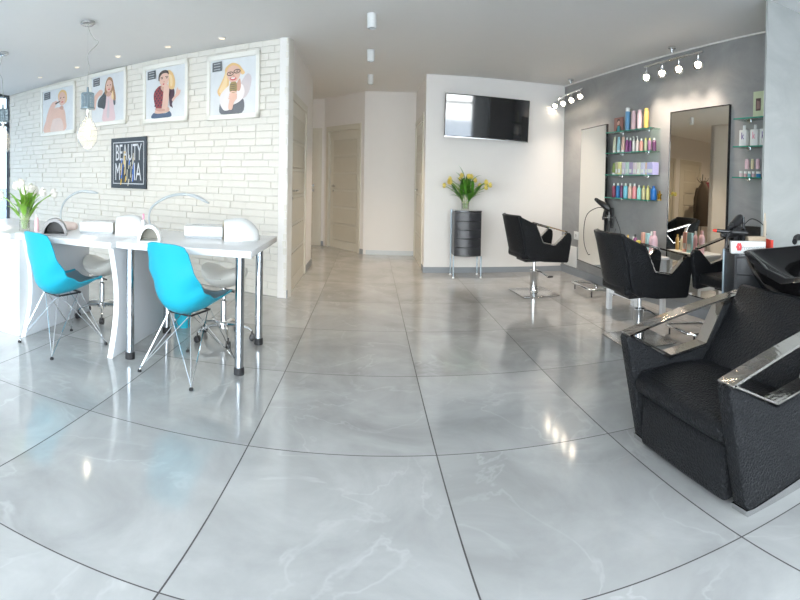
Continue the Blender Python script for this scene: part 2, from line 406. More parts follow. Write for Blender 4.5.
# ------------------------------------------------------------------ doors (part of the room)
def door(name, a, b, s0, s1, zt, handle_s, inlays=True, depth=.05, sides=-1):
    """door leaf in the hole of a wall, frame proud of it; room side = -Y of the wall frame"""
    M, L = wallframe(a, b)
    mb = MB(); w = .07
    for x0, x1 in ((s0-w, s0+.02), (s1-.02, s1+w)): mb.box(x0, -.016, 0, x1, .12, zt+.0, bev=.004)
    mb.box(s0-w, -.017, zt-.02, s1+w, .12, zt+w, bev=.004)
    fr = struct(mb.obj(name, M_cream, M=M))
    lf = MB(); lf.box(s0+.015, depth-.04, .0, s1-.015, depth, zt-.02, M_cream)
    if inlays:
        n = 6
        for k in range(n):
            z0 = .14+k*(zt-.28)/n; z1 = z0+(zt-.28)/n-.035
            lf.box(s0+.14, depth-.048, z0, s1-.14, depth-.038, z1, M_creamd, bev=.006)
    leaf = lf.obj('door_leaf', M_cream, parent=fr, M=M)
    hb = MB(); hx = handle_s; dr = 1 if handle_s < (s0+s1)/2 else -1
    hb.lathe([(.027, 0), (.027, .008)], M=M@Matrix.Translation((hx, depth-.04, 1.08))@Matrix.Rotation(PI/2, 4, 'X'), n=12)
    hb.lathe([(.024, 0), (.024, .008)], M=M@Matrix.Translation((hx, depth-.04, .99))@Matrix.Rotation(PI/2, 4, 'X'), n=12)
    hb.tube([M@Vector(p) for p in ((hx, depth-.045, 1.08), (hx, depth-.095, 1.08), (hx+dr*.02, depth-.10, 1.08), (hx+dr*.14, depth-.10, 1.08))], .010, n=8)
    hb.obj('door_handle', M_brush, parent=fr)
    return fr
door('door_1', (-1.1, 6.3), (-1.1, 8.95), .20, 1.72, 2.06, .42, depth=.045)
door('door_2', (-1.12, 11.45), (-.16, 10.33), .16, 1.30, 2.06, .30, depth=.10)
door('door_3', (-4.3, 11.45), (-1.12, 11.45), 2.05, 3.05, 2.04, 2.92)
door('door_4', (.93, 10.30), (.93, 8.52), .12, 1.55, 2.08, .62, depth=.045)
door('door_5', (-4.3, 11.45), (-1.12, 11.45), .88, 1.72, 2.04, 1.0)

# ------------------------------------------------------------------ light fittings
def spot_light(name, loc, target, power, angle, color, blend=.6, radius=.03):
    l = bpy.data.lights.new(name, 'SPOT'); l.energy = power; l.spot_size = angle; l.spot_blend = blend; l.color = color; l.shadow_soft_size = radius
    o = bpy.data.objects.new(name, l); COL.objects.link(o); o.location = loc
    o.rotation_euler = (Vector(target)-Vector(loc)).to_track_quat('-Z', 'Y').to_euler(); return o
WARM = (1., .80, .60)
for (x, y), where in zip(((-.02, 5.37), (-.034, 6.94), (-.044, 8.66)), ('nearest to the viewer', 'the middle one of three in the row', 'farthest, by the corridor recess')):
    t = thing('ceiling_spotlight', 'white cylinder spotlight under the ceiling, '+where, 'ceiling light', (x, y, ZC), group='cylinder spotlights in a row on the ceiling')
    MB().lathe([(.052, 0), (.054, -.004), (.054, -.125), (.050, -.130), (.046, -.128), (.046, -.11), (0, -.11)], n=24).obj('lamp_housing', M_wplast, t)
    MB().lathe([(.045, -.112), (.045, -.116), (0, -.118)], n=20).obj('lens', M_led0, t)
    spot_light('spot_beam', (x, y, ZC-.14), (x, y, 0), 36 if y < 6 else 60 if y < 8 else 85, R(94) if y < 6 else R(106), WARM, .9, .045)
t = thing('ceiling_spotlight', 'white cylinder spotlight added to light the side passage', 'ceiling light', (-2.9, 10.2, ZC))  # extra lamp, put in to brighten the passage
MB().lathe([(.052, 0), (.054, -.004), (.054, -.125), (.046, -.128), (0, -.11)], n=24).obj('lamp_housing', M_wplast, t); MB().lathe([(.045, -.128), (.04, -.131), (0, -.132)], n=20).obj('lens', M_led2, t)
spot_light('spot_beam', (-2.9, 10.2, ZC-.15), (-2.9, 10.2, 0), 70, R(160), WARM, 1.)
def downlight(px, py, label):
    p = at(px, py, z=ZC)
    # keep just in front of the brick face
    t = thing('recessed_downlight', label, 'ceiling light', (p.x, p.y, ZC), group='recessed downlights above the brick wall')
    MB().lathe([(.052, 0), (.052, -.006), (.040, -.009), (.040, -.002), (0, -.002)], n=20).obj('trim_ring', M_wplast, t)
    MB().lathe([(.038, -.003), (.034, -.006), (0, -.007)], n=16).obj('lens', M_led2, t)
    spot_light('downlight_beam', (p.x, p.y, ZC-.02), (p.x-.05, p.y+.12, 0), 9, R(100), WARM, 1., .02)
for px, py, l in ((222, 38, 'small warm recessed downlight above the picture nearest the corridor'), (168, 46.5, 'small recessed downlight above the picture of the checked shirt'),
                  (118, 56, 'small recessed downlight above the picture with the dark jacket'), (77, 67, 'small recessed downlight between the two leftmost pictures'), (40, 77, 'small recessed downlight above the leftmost picture')):
    downlight(px, py, l)
def rail(name_label, p0, p1, pts, power=30):
    a, b = Vector(p0), Vector(p1); mid = (a+b)/2
    t = thing('spotlight_bar', name_label, 'ceiling light', (mid.x, mid.y, ZC)); inv = Matrix.Translation((-mid.x, -mid.y, -ZC))
    MB().tube([a, b], .013, n=10).obj('bar', M_chrome, t, M=inv)
    MB().lathe([(.05, 0), (.05, -.02), (.02, -.028), (.012, -.06)], n=18).obj('ceiling_mount', M_chrome, t)
    for p in pts:
        q = Vector(p); top = a+(b-a)*max(0, min(1, (q-a).dot(b-a)/(b-a).length_squared))
        hd = MB(); dirn = Vector((-.30, -.42, -.80)).normalized()
        rot = dirn.to_track_quat('Z', 'Y').to_matrix().to_4x4(); K = inv@Matrix.Translation(q)@rot
        hd.lathe([(.012, -.085), (.024, -.08), (.028, -.05), (.054, -.012), (.060, .004), (.056, .004), (.034, -.012)], M=K, n=18)
        hd.tube([inv@top, inv@(top+Vector((0, 0, -.02))), inv@(q-dirn*.07)], .006, n=6)
        h = hd.obj('lamp_head', M_chrome, t)
        MB().lathe([(.032, -.012), (.031, .006), (.02, .016), (0, .020)], M=K, n=16).obj('bulb', M_led, h)
        sh = Vector((-.08, -.35, 0)) if power < 20 else Vector((0, 0, 0))
        spot_light('spot_beam', q+dirn*.03+sh, q+dirn*.03+sh+Vector((.06, -.05, -1)), power*(1 if power > 20 else 2.4), R(112), (1., .84, .70), .9, .03)
RW = ((3.5-.22, 8.4), (4.55-.22, -2.45))
def rp_(px, py): return tuple(at(px, py, line=RW))
rail('chrome bar of four lit spotlights between the two mirrors', rp_(644.5, 67), rp_(703, 51.5), [rp_(646.5, 78), rp_(662, 74), rp_(678.6, 70), rp_(698, 65.5)])
rail('chrome bar of four lit spotlights in the far corner over the first mirror', rp_(559, 98), rp_(583, 88.5), [rp_(555, 106.5), rp_(563, 104), rp_(571.3, 100.8), rp_(580, 97)], 9)

def pendant(x, y, zs, label, cord):
    t = thing('pendant_lamp', label, 'pendant lamp', (x, y, ZC), group='bare bulb pendants over the manicure tables')
    MB().lathe([(.0, .0), (.088, 0), (.088, -.022), (.07, -.032), (0, -.032)], n=24).obj('canopy', M_brush, t)
    MB().tube(spline(cord, 7), .0032, n=6).obj('cord', mat('grey_cord', (.42, .41, .36), .5), t)
    MB().tube([(0, 0, -.02), (0, 0, zs+.005)], .0012, n=5).obj('steel_wire', M_chrome, t)
    sk = MB(); sk.lathe([(.012, .05), (.016, .0), (.074, -.004), (.078, -.012), (.074, -.020)], c=(0, 0, zs), n=24)
    for k in range(18):
        a = 2*PI*k/18; sk.tube([(.074*math.cos(a), .074*math.sin(a), zs-.01), (.074*math.cos(a), .074*math.sin(a), zs-.14)], .0055, n=5)
    for z in (-.045, -.075, -.108, -.14): sk.tube([(.074*math.cos(2*PI*k/24), .074*math.sin(2*PI*k/24), zs+z) for k in range(24)], .005, n=5, closed=True)
    sk.lathe([(.028, -.01), (.028, -.13), (.05, -.138), (.088, -.142), (.086, -.152), (0, -.152)], c=(0, 0, zs), n=24)
    sk.obj('socket_cage', mat('blue_grey_cage', (.22, .28, .31), .35, .6), t)
    zb = zs-.154; g = MB()
    g.lathe([(.024, 0), (.026, -.04), (.045, -.085), (.085, -.13), (.118, -.19), (.125, -.24), (.110, -.30), (.07, -.345), (.0, -.362)], c=(0, 0, zb), n=28)
    gl = g.obj('glass_bulb', M_bulbglass, t)
    MB().lathe([(.017, -.0), (.018, -.07), (.012, -.08)], c=(0, 0, zb), n=12).obj('stem', M_chrome, gl)
    fb = MB(); fb.lathe([(0, -.10), (.012, -.12), (.022, -.16), (.028, -.20), (.022, -.235), (.012, -.255), (0, -.26)], c=(0, 0, zb), n=14)
    fb.obj('filament', M_bulb, gl)
    l = bpy.data.lights.new('bulb_light', 'POINT'); l.energy = 3; l.color = (1, .88, .72); l.shadow_soft_size = .12
    o = bpy.data.objects.new('bulb_light', l); COL.objects.link(o); o.location = (x, y, ZC+zb-.42)
pendant(-3.22, 4.86, -.665, 'bare bulb pendant with a tangled cord, in front of the pictures', [(0, 0, -.02), (.03, 0, -.10), (.09, .0, -.17), (.15, 0, -.21), (.10, 0, -.25), (.01, 0, -.30), (0, 0, -.36), (.02, 0, -.44), (0, 0, -.52), (-.01, 0, -.60), (0, 0, -.64)])
pendant(-5.06, 5.33, -.66, 'bare bulb pendant cut by the left edge, before the dark window frame', [(0, 0, -.02), (-.04, 0, -.12), (-.10, 0, -.2), (-.02, 0, -.3), (0, 0, -.42), (.01, 0, -.55), (0, 0, -.64)])

# ------------------------------------------------------------------ pictures on the brick wall
BM, BL = wallframe(BR_B, BR_A)
def bs(X): return (X-BR_B.x)/math.cos(math.atan2(BR_A.y-BR_B.y, BR_A.x-BR_B.x))
def closed(pts, n=4):
    P = [Vector((p[0], p[1], 0)) for p in pts]; k = len(P); out = []
    for i in range(k):
        a, b, c, d = P[i-1], P[i], P[(i+1) % k], P[(i+2) % k]
        for j in range(n):
            t = j/n; q = .5*((2*b)+(-a+c)*t+(2*a-5*b+4*c-d)*t*t+(-a+3*b-3*c+d)*t**3); out.append((q.x, q.y))
    return out
def A(name, rgb): return mat('print_'+name, rgb, .5, var=.08)
SKIN = A('skin', (.76, .50, .40)); SKIND = A('skin_shadow', (.62, .36, .28)); LIP = A('lips', (.62, .12, .14)); EYE = A('eyes', (.10, .07, .06))
BLOND = A('blond_hair', (.78, .52, .24)); BROWN = A('brown_hair', (.40, .22, .12)); DARKH = A('dark_hair', (.08, .06, .05))
BG = A('background', (.72, .74, .75)); LOGO = A('logo_square', (.11, .12, .13)); LOGT = A('logo_lettering', (.45, .46, .47))
def face(x, y, r, tilt=0.):
    """eyes, brows, nose shade and mouth of a head centred at x,y"""
    o = []
    def q(dx, dy): return (x+r*(dx*math.cos(tilt)-dy*math.sin(tilt)), y+r*(dx*math.sin(tilt)+dy*math.cos(tilt)))
    def ell(cx, cy, a, b, m): o.append(([q(cx+a*math.cos(k*PI/4), cy+b*math.sin(k*PI/4)) for k in range(8)], m, 1))
    ell(-.36, .12, .16, .07, EYE); ell(.36, .12, .16, .07, EYE); ell(0, -.18, .08, .10, SKIND); ell(0, -.52, .26, .09, LIP)
    return o
def picture(X0, X1, z0, z1, label, shapes):
    s0, s1 = bs(X0), bs(X1); w = s1-s0; h = z1-z0
    c = BM@Vector(((s0+s1)/2, -.02, z0)); rz = math.atan2(BR_A.y-BR_B.y, BR_A.x-BR_B.x)
    t = thing('framed_portrait', label, 'picture', c, rz, 'framed portraits on the brick wall')
    fw = .055; f = MB()
    for a in ((-w/2, 0, -w/2+fw, h), (w/2-fw, 0, w/2, h), (-w/2, 0, w/2, fw), (-w/2, h-fw, w/2, h)): f.box(a[0], -.035, a[1], a[2], 0, a[3], bev=.006)
    f.obj('frame', M_frame, t)
    iw, ih = w-2*fw, h-2*fw; pm = MB()
    pm.box(-iw/2, -.012, fw, iw/2, -.004, h-fw, BG)
    def layer(pts, m, k, n=4, sm=True):
        pp = closed(pts, n) if sm else pts
        vs = [(-iw/2+x*iw, -.0125-k*.0004, fw+y*ih) for x, y in pp]
        # clip to the print
        vs = [(max(-iw/2, min(iw/2, v[0])), v[1], max(fw, min(h-fw, v[2]))) for v in vs]
        cx = sum(v[0] for v in vs)/len(vs); cz = sum(v[2] for v in vs)/len(vs)
        pm.add(vs, [tuple(range(len(vs)))], m)
    k = 0
    for s in shapes:
        layer(s[0], s[1], k); k += 1
    layer([(.06, .79), (.27, .80), (.27, .97), (.06, .96)], LOGO, k, sm=False)
    for j in range(3): layer([(.09, .92-.05*j), (.24, .925-.05*j), (.24, .94-.05*j), (.09, .935-.05*j)], LOGT, k+1, sm=False)
    pm.obj('print', BG, t)
    MB().box(-iw/2, -.026, fw, iw/2, -.024, h-fw).obj('glass_cover', glass('picture_glass', (1, 1, 1), 1, 0, .05), t)
WHB = A('white_blouse', (.80, .76, .76)); GRV = A('grey_waistcoat', (.16, .17, .19)); PNK = A('pink_top', (.74, .55, .56)); JAK = A('dark_jacket', (.10, .11, .12)); CHK = A('red_check', (.34, .07, .08)); CHK2 = A('dark_check', (.09, .05, .07)); JEA = A('blue_jeans', (.10, .14, .22)); GOLD = A('gold_microphone', (.35, .27, .12))
HAIRL = A('light_hair', (.84, .64, .36)); SHIRT = A('blouse_shade', (.62, .56, .57)); TEE = A('teeth', (.85, .82, .78)); STEEL = A('microphone_grille', (.20, .16, .10))
def loop(cx, cy, a, b, m, w=.014):
    """thin ring, e.g. one lens of a pair of glasses"""
    o = []
    for k in range(10):
        t0, t1 = 2*PI*k/10, 2*PI*(k+1)/10
        o.append(([(cx+a*math.cos(t0), cy+b*math.sin(t0)), (cx+a*math.cos(t1), cy+b*math.sin(t1)), (cx+(a-w)*math.cos(t1), cy+(b-w)*math.sin(t1)), (cx+(a-w)*math.cos(t0), cy+(b-w)*math.sin(t0))], m))
    return o
# woman with glasses holding a microphone (nearest the corner)
sh4 = [([(.60, .40), (.70, .58), (.82, .70), (.90, .60), (.84, .36), (.72, .26), (.60, .28)], SHIRT), ([(.16, .42), (.22, .54), (.32, .72), (.34, .84), (.48, .92), (.62, .88), (.70, .80), (.76, .72), (.70, .69), (.62, .76), (.44, .74), (.42, .54), (.40, .34), (.24, .32)], BLOND),
       ([(.20, .42), (.30, .62), (.36, .78), (.38, .60), (.33, .40)], HAIRL), ([(.25, .01), (.22, .20), (.30, .25), (.50, .16), (.62, .24), (.74, .24), (.70, .01)], GRV),
       ([(.22, .22), (.23, .36), (.36, .48), (.46, .52), (.50, .40), (.44, .22), (.46, .10), (.34, .07), (.27, .12)], WHB), ([(.56, .30), (.62, .46), (.70, .52), (.76, .40), (.72, .27), (.62, .20), (.52, .18)], WHB),
       ([(.58, .44), (.60, .56), (.66, .62), (.68, .48), (.64, .40)], SKIND), ([(.37, .72), (.40, .82), (.50, .87), (.62, .83), (.67, .73), (.62, .61), (.53, .56), (.43, .60)], SKIN),
       ([(.44, .63), (.50, .60), (.58, .62), (.56, .66), (.46, .66)], LIP), ([(.46, .64), (.51, .625), (.56, .64), (.54, .655), (.48, .655)], TEE)]
sh4 += loop(.45, .725, .075, .04, EYE)+loop(.60, .755, .075, .04, EYE)+[([(.43, .725), (.46, .735), (.48, .725), (.455, .715)], EYE), ([(.58, .755), (.61, .765), (.63, .755), (.605, .745)], EYE), ([(.51, .68), (.53, .70), (.55, .68), (.53, .67)], SKIND),
        ([(.42, .10), (.44, .24), (.46, .34), (.58, .36), (.60, .28), (.54, .20), (.50, .08)], SKIN), ([(.45, .40), (.45, .53), (.49, .57), (.57, .57), (.60, .53), (.60, .40), (.55, .37)], GOLD)]
for k in range(4): sh4.append(([(.47, .41+.035*k), (.58, .415+.035*k), (.58, .43+.035*k), (.47, .425+.035*k)], STEEL))
for k in range(4): sh4.append(([(.43+.01*k, .27+.035*k), (.52, .28+.035*k), (.60, .265+.035*k), (.60, .285+.035*k), (.52, .305+.035*k), (.43+.01*k, .295+.035*k)], SKIN))
# woman in a checked shirt
sh3 = [([(.17, .01), (.20, .11), (.34, .10), (.52, .09), (.62, .12), (.64, .01)], JEA), ([(.24, .11), (.30, .20), (.58, .20), (.60, .12), (.40, .09)], SKIN), ([(.27, .20), (.21, .40), (.23, .54), (.36, .64), (.48, .60), (.50, .40), (.46, .22), (.34, .18)], CHK), ([(.62, .24), (.60, .46), (.60, .58), (.68, .60), (.74, .50), (.72, .34), (.68, .26), (.70, .18), (.66, .20)], CHK2)]
for a in range(6):
    for b_ in range(8):
        x, y = .235+a*.042, .235+b_*.048
        if x+.03 < .47 and not (b_ > 6 and a < 2):
            if (a+b_) % 2 == 0: sh3.append(([(x, y), (x+.030, y+.006), (x+.032, y+.036), (x+.002, y+.032)], CHK2))
sh3 += [([(.54, .86), (.60, .93), (.70, .86), (.76, .70), (.74, .56), (.66, .54), (.60, .60), (.60, .76)], BLOND), ([(.60, .84), (.68, .80), (.70, .64), (.65, .60), (.63, .72)], HAIRL), ([(.34, .76), (.36, .88), (.46, .94), (.58, .92), (.60, .84), (.50, .88), (.40, .84), (.37, .74)], DARKH),
        ([(.40, .60), (.46, .52), (.56, .50), (.58, .64), (.48, .68)], SKIND), ([(.37, .76), (.40, .84), (.48, .88), (.58, .86), (.61, .76), (.56, .65), (.47, .61), (.40, .66)], SKIN),
        ([(.41, .775), (.44, .785), (.46, .775), (.435, .765)], EYE), ([(.53, .78), (.56, .79), (.58, .78), (.555, .77)], EYE), ([(.40, .80), (.46, .81), (.46, .80), (.40, .79)], DARKH), ([(.52, .81), (.59, .81), (.59, .80), (.52, .80)], DARKH), ([(.47, .70), (.49, .73), (.51, .70)], SKIND), ([(.45, .665), (.49, .68), (.53, .665), (.49, .645)], LIP),
        ([(.44, .16), (.46, .36), (.48, .54), (.50, .62), (.56, .64), (.62, .58), (.61, .40), (.57, .18)], SKIN), ([(.50, .62), (.50, .68), (.53, .68), (.54, .62)], SKIN), ([(.69, .34), (.77, .42), (.80, .52), (.83, .56), (.85, .51), (.90, .50), (.87, .42), (.78, .36), (.72, .30)], SKIN), ([(.26, .18), (.30, .20), (.50, .17), (.50, .13), (.36, .13)], SKIND)]
# woman in a dark jacket
sh2 = [([(.36, .01), (.38, .26), (.46, .54), (.58, .64), (.68, .54), (.70, .26), (.72, .01)], PNK), ([(.48, .10), (.50, .30), (.54, .50), (.56, .30), (.55, .08)], SHIRT), ([(.20, .34), (.22, .48), (.34, .58), (.46, .66), (.46, .46), (.42, .28), (.32, .30)], JAK), ([(.69, .34), (.68, .52), (.74, .48), (.74, .34)], JAK),
       ([(.04, .30), (.06, .52), (.16, .64), (.28, .70), (.36, .66), (.32, .58), (.24, .56), (.16, .46), (.13, .30)], SKIN), ([(.42, .60), (.44, .80), (.52, .93), (.64, .90), (.70, .72), (.75, .52), (.74, .42), (.66, .46), (.62, .60), (.50, .58)], BROWN), ([(.62, .50), (.66, .64), (.69, .52), (.68, .44)], HAIRL),
       ([(.46, .56), (.54, .52), (.62, .56), (.58, .62), (.50, .62)], SKIND), ([(.46, .76), (.49, .85), (.56, .88), (.64, .82), (.64, .72), (.59, .63), (.51, .63), (.47, .68)], SKIN),
       ([(.49, .765), (.515, .775), (.535, .765), (.515, .755)], EYE), ([(.575, .765), (.60, .775), (.62, .765), (.60, .755)], EYE), ([(.54, .70), (.555, .73), (.57, .70)], SKIND), ([(.52, .675), (.555, .66), (.59, .675), (.555, .69)], LIP)]
# woman with her hair tied back
sh1 = [([(.06, .0), (.12, .30), (.26, .46), (.46, .56), (.70, .50), (.76, .26), (.72, .0)], SKIN), ([(.28, .0), (.32, .22), (.38, .30), (.62, .28), (.68, .0)], A('nude_top', (.76, .60, .54))), ([(.12, .30), (.22, .56), (.34, .70), (.44, .66), (.40, .54), (.28, .42), (.22, .24)], SKIN), ([(.34, .62), (.42, .72), (.50, .70), (.46, .62)], SKIN),
       ([(.52, .78), (.55, .90), (.66, .95), (.78, .88), (.80, .70), (.74, .62), (.60, .60)], BLOND), ([(.54, .76), (.58, .87), (.68, .89), (.76, .80), (.75, .66), (.66, .58), (.57, .63)], SKIN), ([(.44, .67), (.58, .70), (.58, .68), (.45, .64)], DARKH),
       ([(.58, .765), (.61, .775), (.63, .765), (.605, .755)], EYE), ([(.68, .765), (.71, .775), (.73, .765), (.705, .755)], EYE), ([(.62, .665), (.66, .68), (.70, .665), (.66, .65)], LIP), ([(.64, .71), (.655, .735), (.67, .71)], SKIND), ([(.56, .54), (.64, .58), (.70, .54), (.66, .48)], SKIND)]
picture(-2.346, -1.502, 1.83, 2.545, 'framed portrait of a woman in glasses with a microphone, nearest the corridor corner', sh4)
picture(-3.585, -2.69, 1.852, 2.572, 'framed portrait of a woman in a red checked shirt', sh3)
picture(-4.91, -3.97, 1.884, 2.63, 'framed portrait of a woman in a dark jacket and pink top', sh2)
picture(-6.46, -5.33, 1.826, 2.594, 'leftmost framed portrait, a bare-shouldered woman with tied hair', sh1)
# the beauty poster
def poster():
    s0, s1 = bs(-4.33), bs(-3.51); w = s1-s0; z0, z1 = 1.05, 1.70; h = z1-z0
    c = BM@Vector(((s0+s1)/2, -.02, z0)); rz = math.atan2(BR_A.y-BR_B.y, BR_A.x-BR_B.x)
    t = thing('beauty_poster', 'dark glossy poster with tall white lettering BEAUTY hanging below the portraits', 'poster', c, rz)
    board = mat('poster_black', (.018, .022, .028), .2, coat=.15); MB().box(-w/2, -.02, 0, w/2, 0, h).obj('board', board, t)
    wh = mat('poster_lettering', (.62, .62, .64), .4); e = MB(); b = .055; q = .010
    for a in ((-w/2+b, b, -w/2+b+q, h-b), (w/2-b-q, b, w/2-b, h-b), (-w/2+b, b, w/2-b, b+q), (-w/2+b, h-b-q, w/2-b, h-b)): e.box(a[0], -.0225, a[1], a[2], -.02, a[3])
    e.obj('border_line', wh, t)
    l = MB(); text_mesh('BEAUTY', .2, Matrix.Translation((0, -.021, h*.69)), l, wh, .001, .88, 1.5)
    text_mesh('M', .2, Matrix.Translation((-w*.30, -.021, h*.31)), l, wh, .001, .9, 1.6)
    text_mesh('IA', .2, Matrix.Translation((w*.26, -.021, h*.31)), l, wh, .001, 1., 1.6)
    l.obj('lettering', wh, t)
    bl = mat('reflection_blue', (.03, .16, .60), .4); ye = mat('reflection_yellow', (.80, .50, .05), .4); cr = mat('reflection_cream', (.50, .46, .36), .4); g = MB()  # coloured street reflections on the gloss, painted as flat strokes
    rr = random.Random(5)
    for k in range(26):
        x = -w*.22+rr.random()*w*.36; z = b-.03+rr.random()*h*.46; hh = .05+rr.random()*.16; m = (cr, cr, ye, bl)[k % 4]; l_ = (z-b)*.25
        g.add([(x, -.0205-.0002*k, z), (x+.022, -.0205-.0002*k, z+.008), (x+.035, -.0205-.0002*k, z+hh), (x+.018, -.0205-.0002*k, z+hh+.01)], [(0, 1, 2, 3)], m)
    g.obj('painted_reflections', cr, t)
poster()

# ------------------------------------------------------------------ manicure tables
ZT = .79
def chrome_leg(x, y, parent, zt):
    l = MB().lathe([(.036, .05), (.036, zt)], c=(x, y, 0), n=20).obj('leg', mat('table_leg_steel', (.50, .53, .56), .12, 1.), parent)
    MB().lathe([(.032, 0), (.042, .002), (.042, .04), (.037, .05)], c=(x, y, 0), n=20, smooth=False).obj('foot', M_rubber, l)
t = thing('manicure_table', 'white manicure table on chrome tube legs, the right one near the corridor', 'table', (-1.49, 4.10, 0))
bevel(MB().box(-.60, -.50, ZT-.042, .585, .52, ZT).obj('tabletop', M_laq, t), .004, 2)
for x, y in ((-1.02, 3.70), (-1.04, 4.46), (-1.98, 3.66), (-1.99, 4.46)): chrome_leg(x+1.49, y-4.10, t, ZT-.042)
MB().box(-.47, .0, ZT-.10, .42, .02, ZT-.042).obj('apron', M_laqd, t)
def wavy_panel(x, th, flip=1):
    pr_ = []
    n = 16
    for i in range(n+1):
        z = (ZT-.042)*i/n; pr_.append((-.50+.07*math.sin(PI*z/.72)**1.0*1.4-.02*(1-z/.75), z))
    pts = pr_+[(.62, ZT-.042), (.62, 0)]
    M = Matrix.Translation((x+th, 0, 0))@rotz(PI/2)
    return pts, M, th
t = thing('manicure_table', 'white manicure desk on wavy side panels, left of the chrome-legged table', 'table', (-2.62, 4.10, 0))
bevel(MB().box(-.565, -.58, ZT-.042, .525, .60, ZT).obj('tabletop', M_laq, t), .004, 2)
for x, th in ((.46, .05), (-.53, .05)):
    pts, M, th = wavy_panel(x, th)
    bevel(MB().prism(pts, th, M_laqd, M=M).obj('side_panel', M_laqd, t), .004, 2)
    ed = MB()
    for i in range(16): # white edge band along the curve
        (a, z0), (b, z1) = pts[i], pts[i+1]; ed.add([(x, a-.002, z0), (x+th, a-.002, z0), (x+th, b-.002, z1), (x, b-.002, z1)], [(0, 1, 2, 3)])
    ed.obj('edge_band', M_laq, t)
MB().box(-.48, .50, ZT-.12, .46, .52, ZT-.042).obj('apron', M_laqd, t)
t = thing('drawer_cabinet', 'white cabinet with flat front at the left edge, joined to the desk', 'cabinet', (-3.72, 4.05, 0))
bevel(MB().box(-.56, -.50, .0, .565, .55, ZT-.045).obj('body', M_laq, t), .004, 2)
bevel(MB().box(-.60, -.60, ZT-.042, .533, .62, ZT).obj('worktop', M_laq, t), .004, 2)
for z0, z1 in ((.52, .72), (.29, .50), (.05, .27)):
    d = MB().box(-.54, -.515, z0, .30, -.50, z1).obj('drawer', M_laq, t)
    MB().tube([(-.02, -.516, (z0+z1)/2+.03), (-.02, -.545, (z0+z1)/2+.03), (.08, -.545, (z0+z1)/2+.03), (.08, -.516, (z0+z1)/2+.03)], .006, n=6).obj('handle', M_brush, d)

# nail lamps and tools on the tables
def arch_lamp(name, label, loc, rz, w, h, d, body, inner):
    t = thing(name, label, 'nail lamp', loc, rz)
    n = 14
    def ring(sx, sz): return [(sx*math.cos(PI*k/n), sz*math.sin(PI*k/n)) for k in range(n+1)]
    o, i = ring(w/2, h), ring(w/2-.022, h-.022)
    mb = MB(); vs = []; fs = []
    for y, sc in ((-d/2, 1.), (-d/2+.02, 1.04), (d/2-.05, .98), (d/2, .86)):
        for x, z in o: vs.append((x*sc, y, z*sc))
    k = n+1
    for r_ in range(3):
        for j in range(n): fs.append((r_*k+j, r_*k+j+1, (r_+1)*k+j+1, (r_+1)*k+j))
    fs.append(tuple(range(3*k, 4*k)))
    b0 = len(vs)
    for x, z in i: vs.append((x, -d/2, z))
    for j in range(n): fs.append((j+1, j, b0+j, b0+j+1))
    mb.add(vs, fs, None, True); mb.obj('housing', body, t)
    mb = MB(); vs = [(x, -d/2, z) for x, z in i]+[(x*.9, d/2-.06, z*.9) for x, z in i]
    fs = [(j, k+j, k+j+1, j+1) for j in range(n)]+[tuple(range(k, 2*k))]
    mb.add(vs, fs, None, True); mb.obj('lining', inner, t)
    MB().box(-w/2, -d/2-.03, 0, w/2, d/2, .012, bev=.004).obj('base', body, t)
M_in = mat('grey_lamp_lining', (.34, .33, .28), .5)
arch_lamp('nail_lamp', 'white arched nail lamp with grey inside, beside the second chair back', (-1.86, 3.80, ZT), R(20), .20, .115, .2, M_wplast, M_in)
def dome_lamp(label, loc, rz, w, h, d):
    t = thing('nail_lamp', label, 'nail lamp', loc, rz); n = 18
    def pt(u, v, q=1.):
        y = -d/2+d*v; k = math.sqrt(max(0, 1-max(0, (v-.35)/.65)**2))*(.86+.14*math.sin(PI*min(1, v/.7)/2)); a = PI*u
        return (w/2*q*k*math.cos(a), y, h*q*k*math.sin(a)**.9)
    MB().grid(lambda u, v: pt(u, v), n, 14).obj('housing', M_wplast, t)
    MB().grid(lambda u, v: pt(u, v*.5, .88), n, 6).obj('lining', M_beige, t)
    MB().grid(lambda u, v: pt(u, 0, .88+.12*v), n, 2).obj('opening_rim', M_beige, t)
dome_lamp('white domed nail lamp by the left arm lamp, beige opening to the left', (-2.20, 4.14, ZT), R(-68), .25, .150, .34)
dome_lamp('white domed nail lamp at the right end of the table, beige opening to the left', (-1.16, 4.26, ZT), R(-68), .25, .155, .34)
arch_lamp('nail_lamp', 'dark grey arched nail lamp behind the first chair back', (-2.84, 3.72, ZT), R(32), .24, .12, .22, mat('grey_lamp_shell', (.30, .29, .29), .4), M_black)
def dust_box(label, x, y, w, rz):
    t = thing('dust_collector', label, 'manicure tool', (x, y, ZT), rz)
    bevel(MB().box(-w/2, -.13, .012, w/2, .13, .085).obj('body', M_wplast, t), .012, 3)
    MB().box(-w/2+.01, -.122, 0, w/2-.01, .122, .014).obj('base', mat('grey_base', (.42, .45, .48), .5), t)
    g = MB()
    for k in range(9): g.box(-w*.3+k*w*.6/9, -.09, .085, -w*.3+k*w*.6/9+.012, .09, .088)
    g.obj('grille', mat('pale_grille', (.72, .74, .75), .4), t)
dust_box('flat white dust collector between the arm lamp and the left domed nail lamp', -2.58, 4.10, .34, R(20))
dust_box('flat white dust collector behind the second chair back', -1.53, 4.28, .36, R(16))
t = thing('hand_rest', 'pale pinkish rolled hand rest by the dark arched lamp', 'manicure tool', (-2.95, 4.02, ZT), R(10))
subd(MB().lathe([(0, -.15), (.02, -.15), (.034, -.13), (.038, 0), (.034, .13), (.02, .15), (0, .15)], n=12, M=Matrix.Translation((0, 0, .038))@Matrix.Rotation(PI/2, 4, 'Y')).obj('cushion', mat('pink_beige_leather', (.70, .56, .50), .5), t))
MB().box(-.05, -.04, 0, .05, .04, .01).obj('base', M_wplast, t)
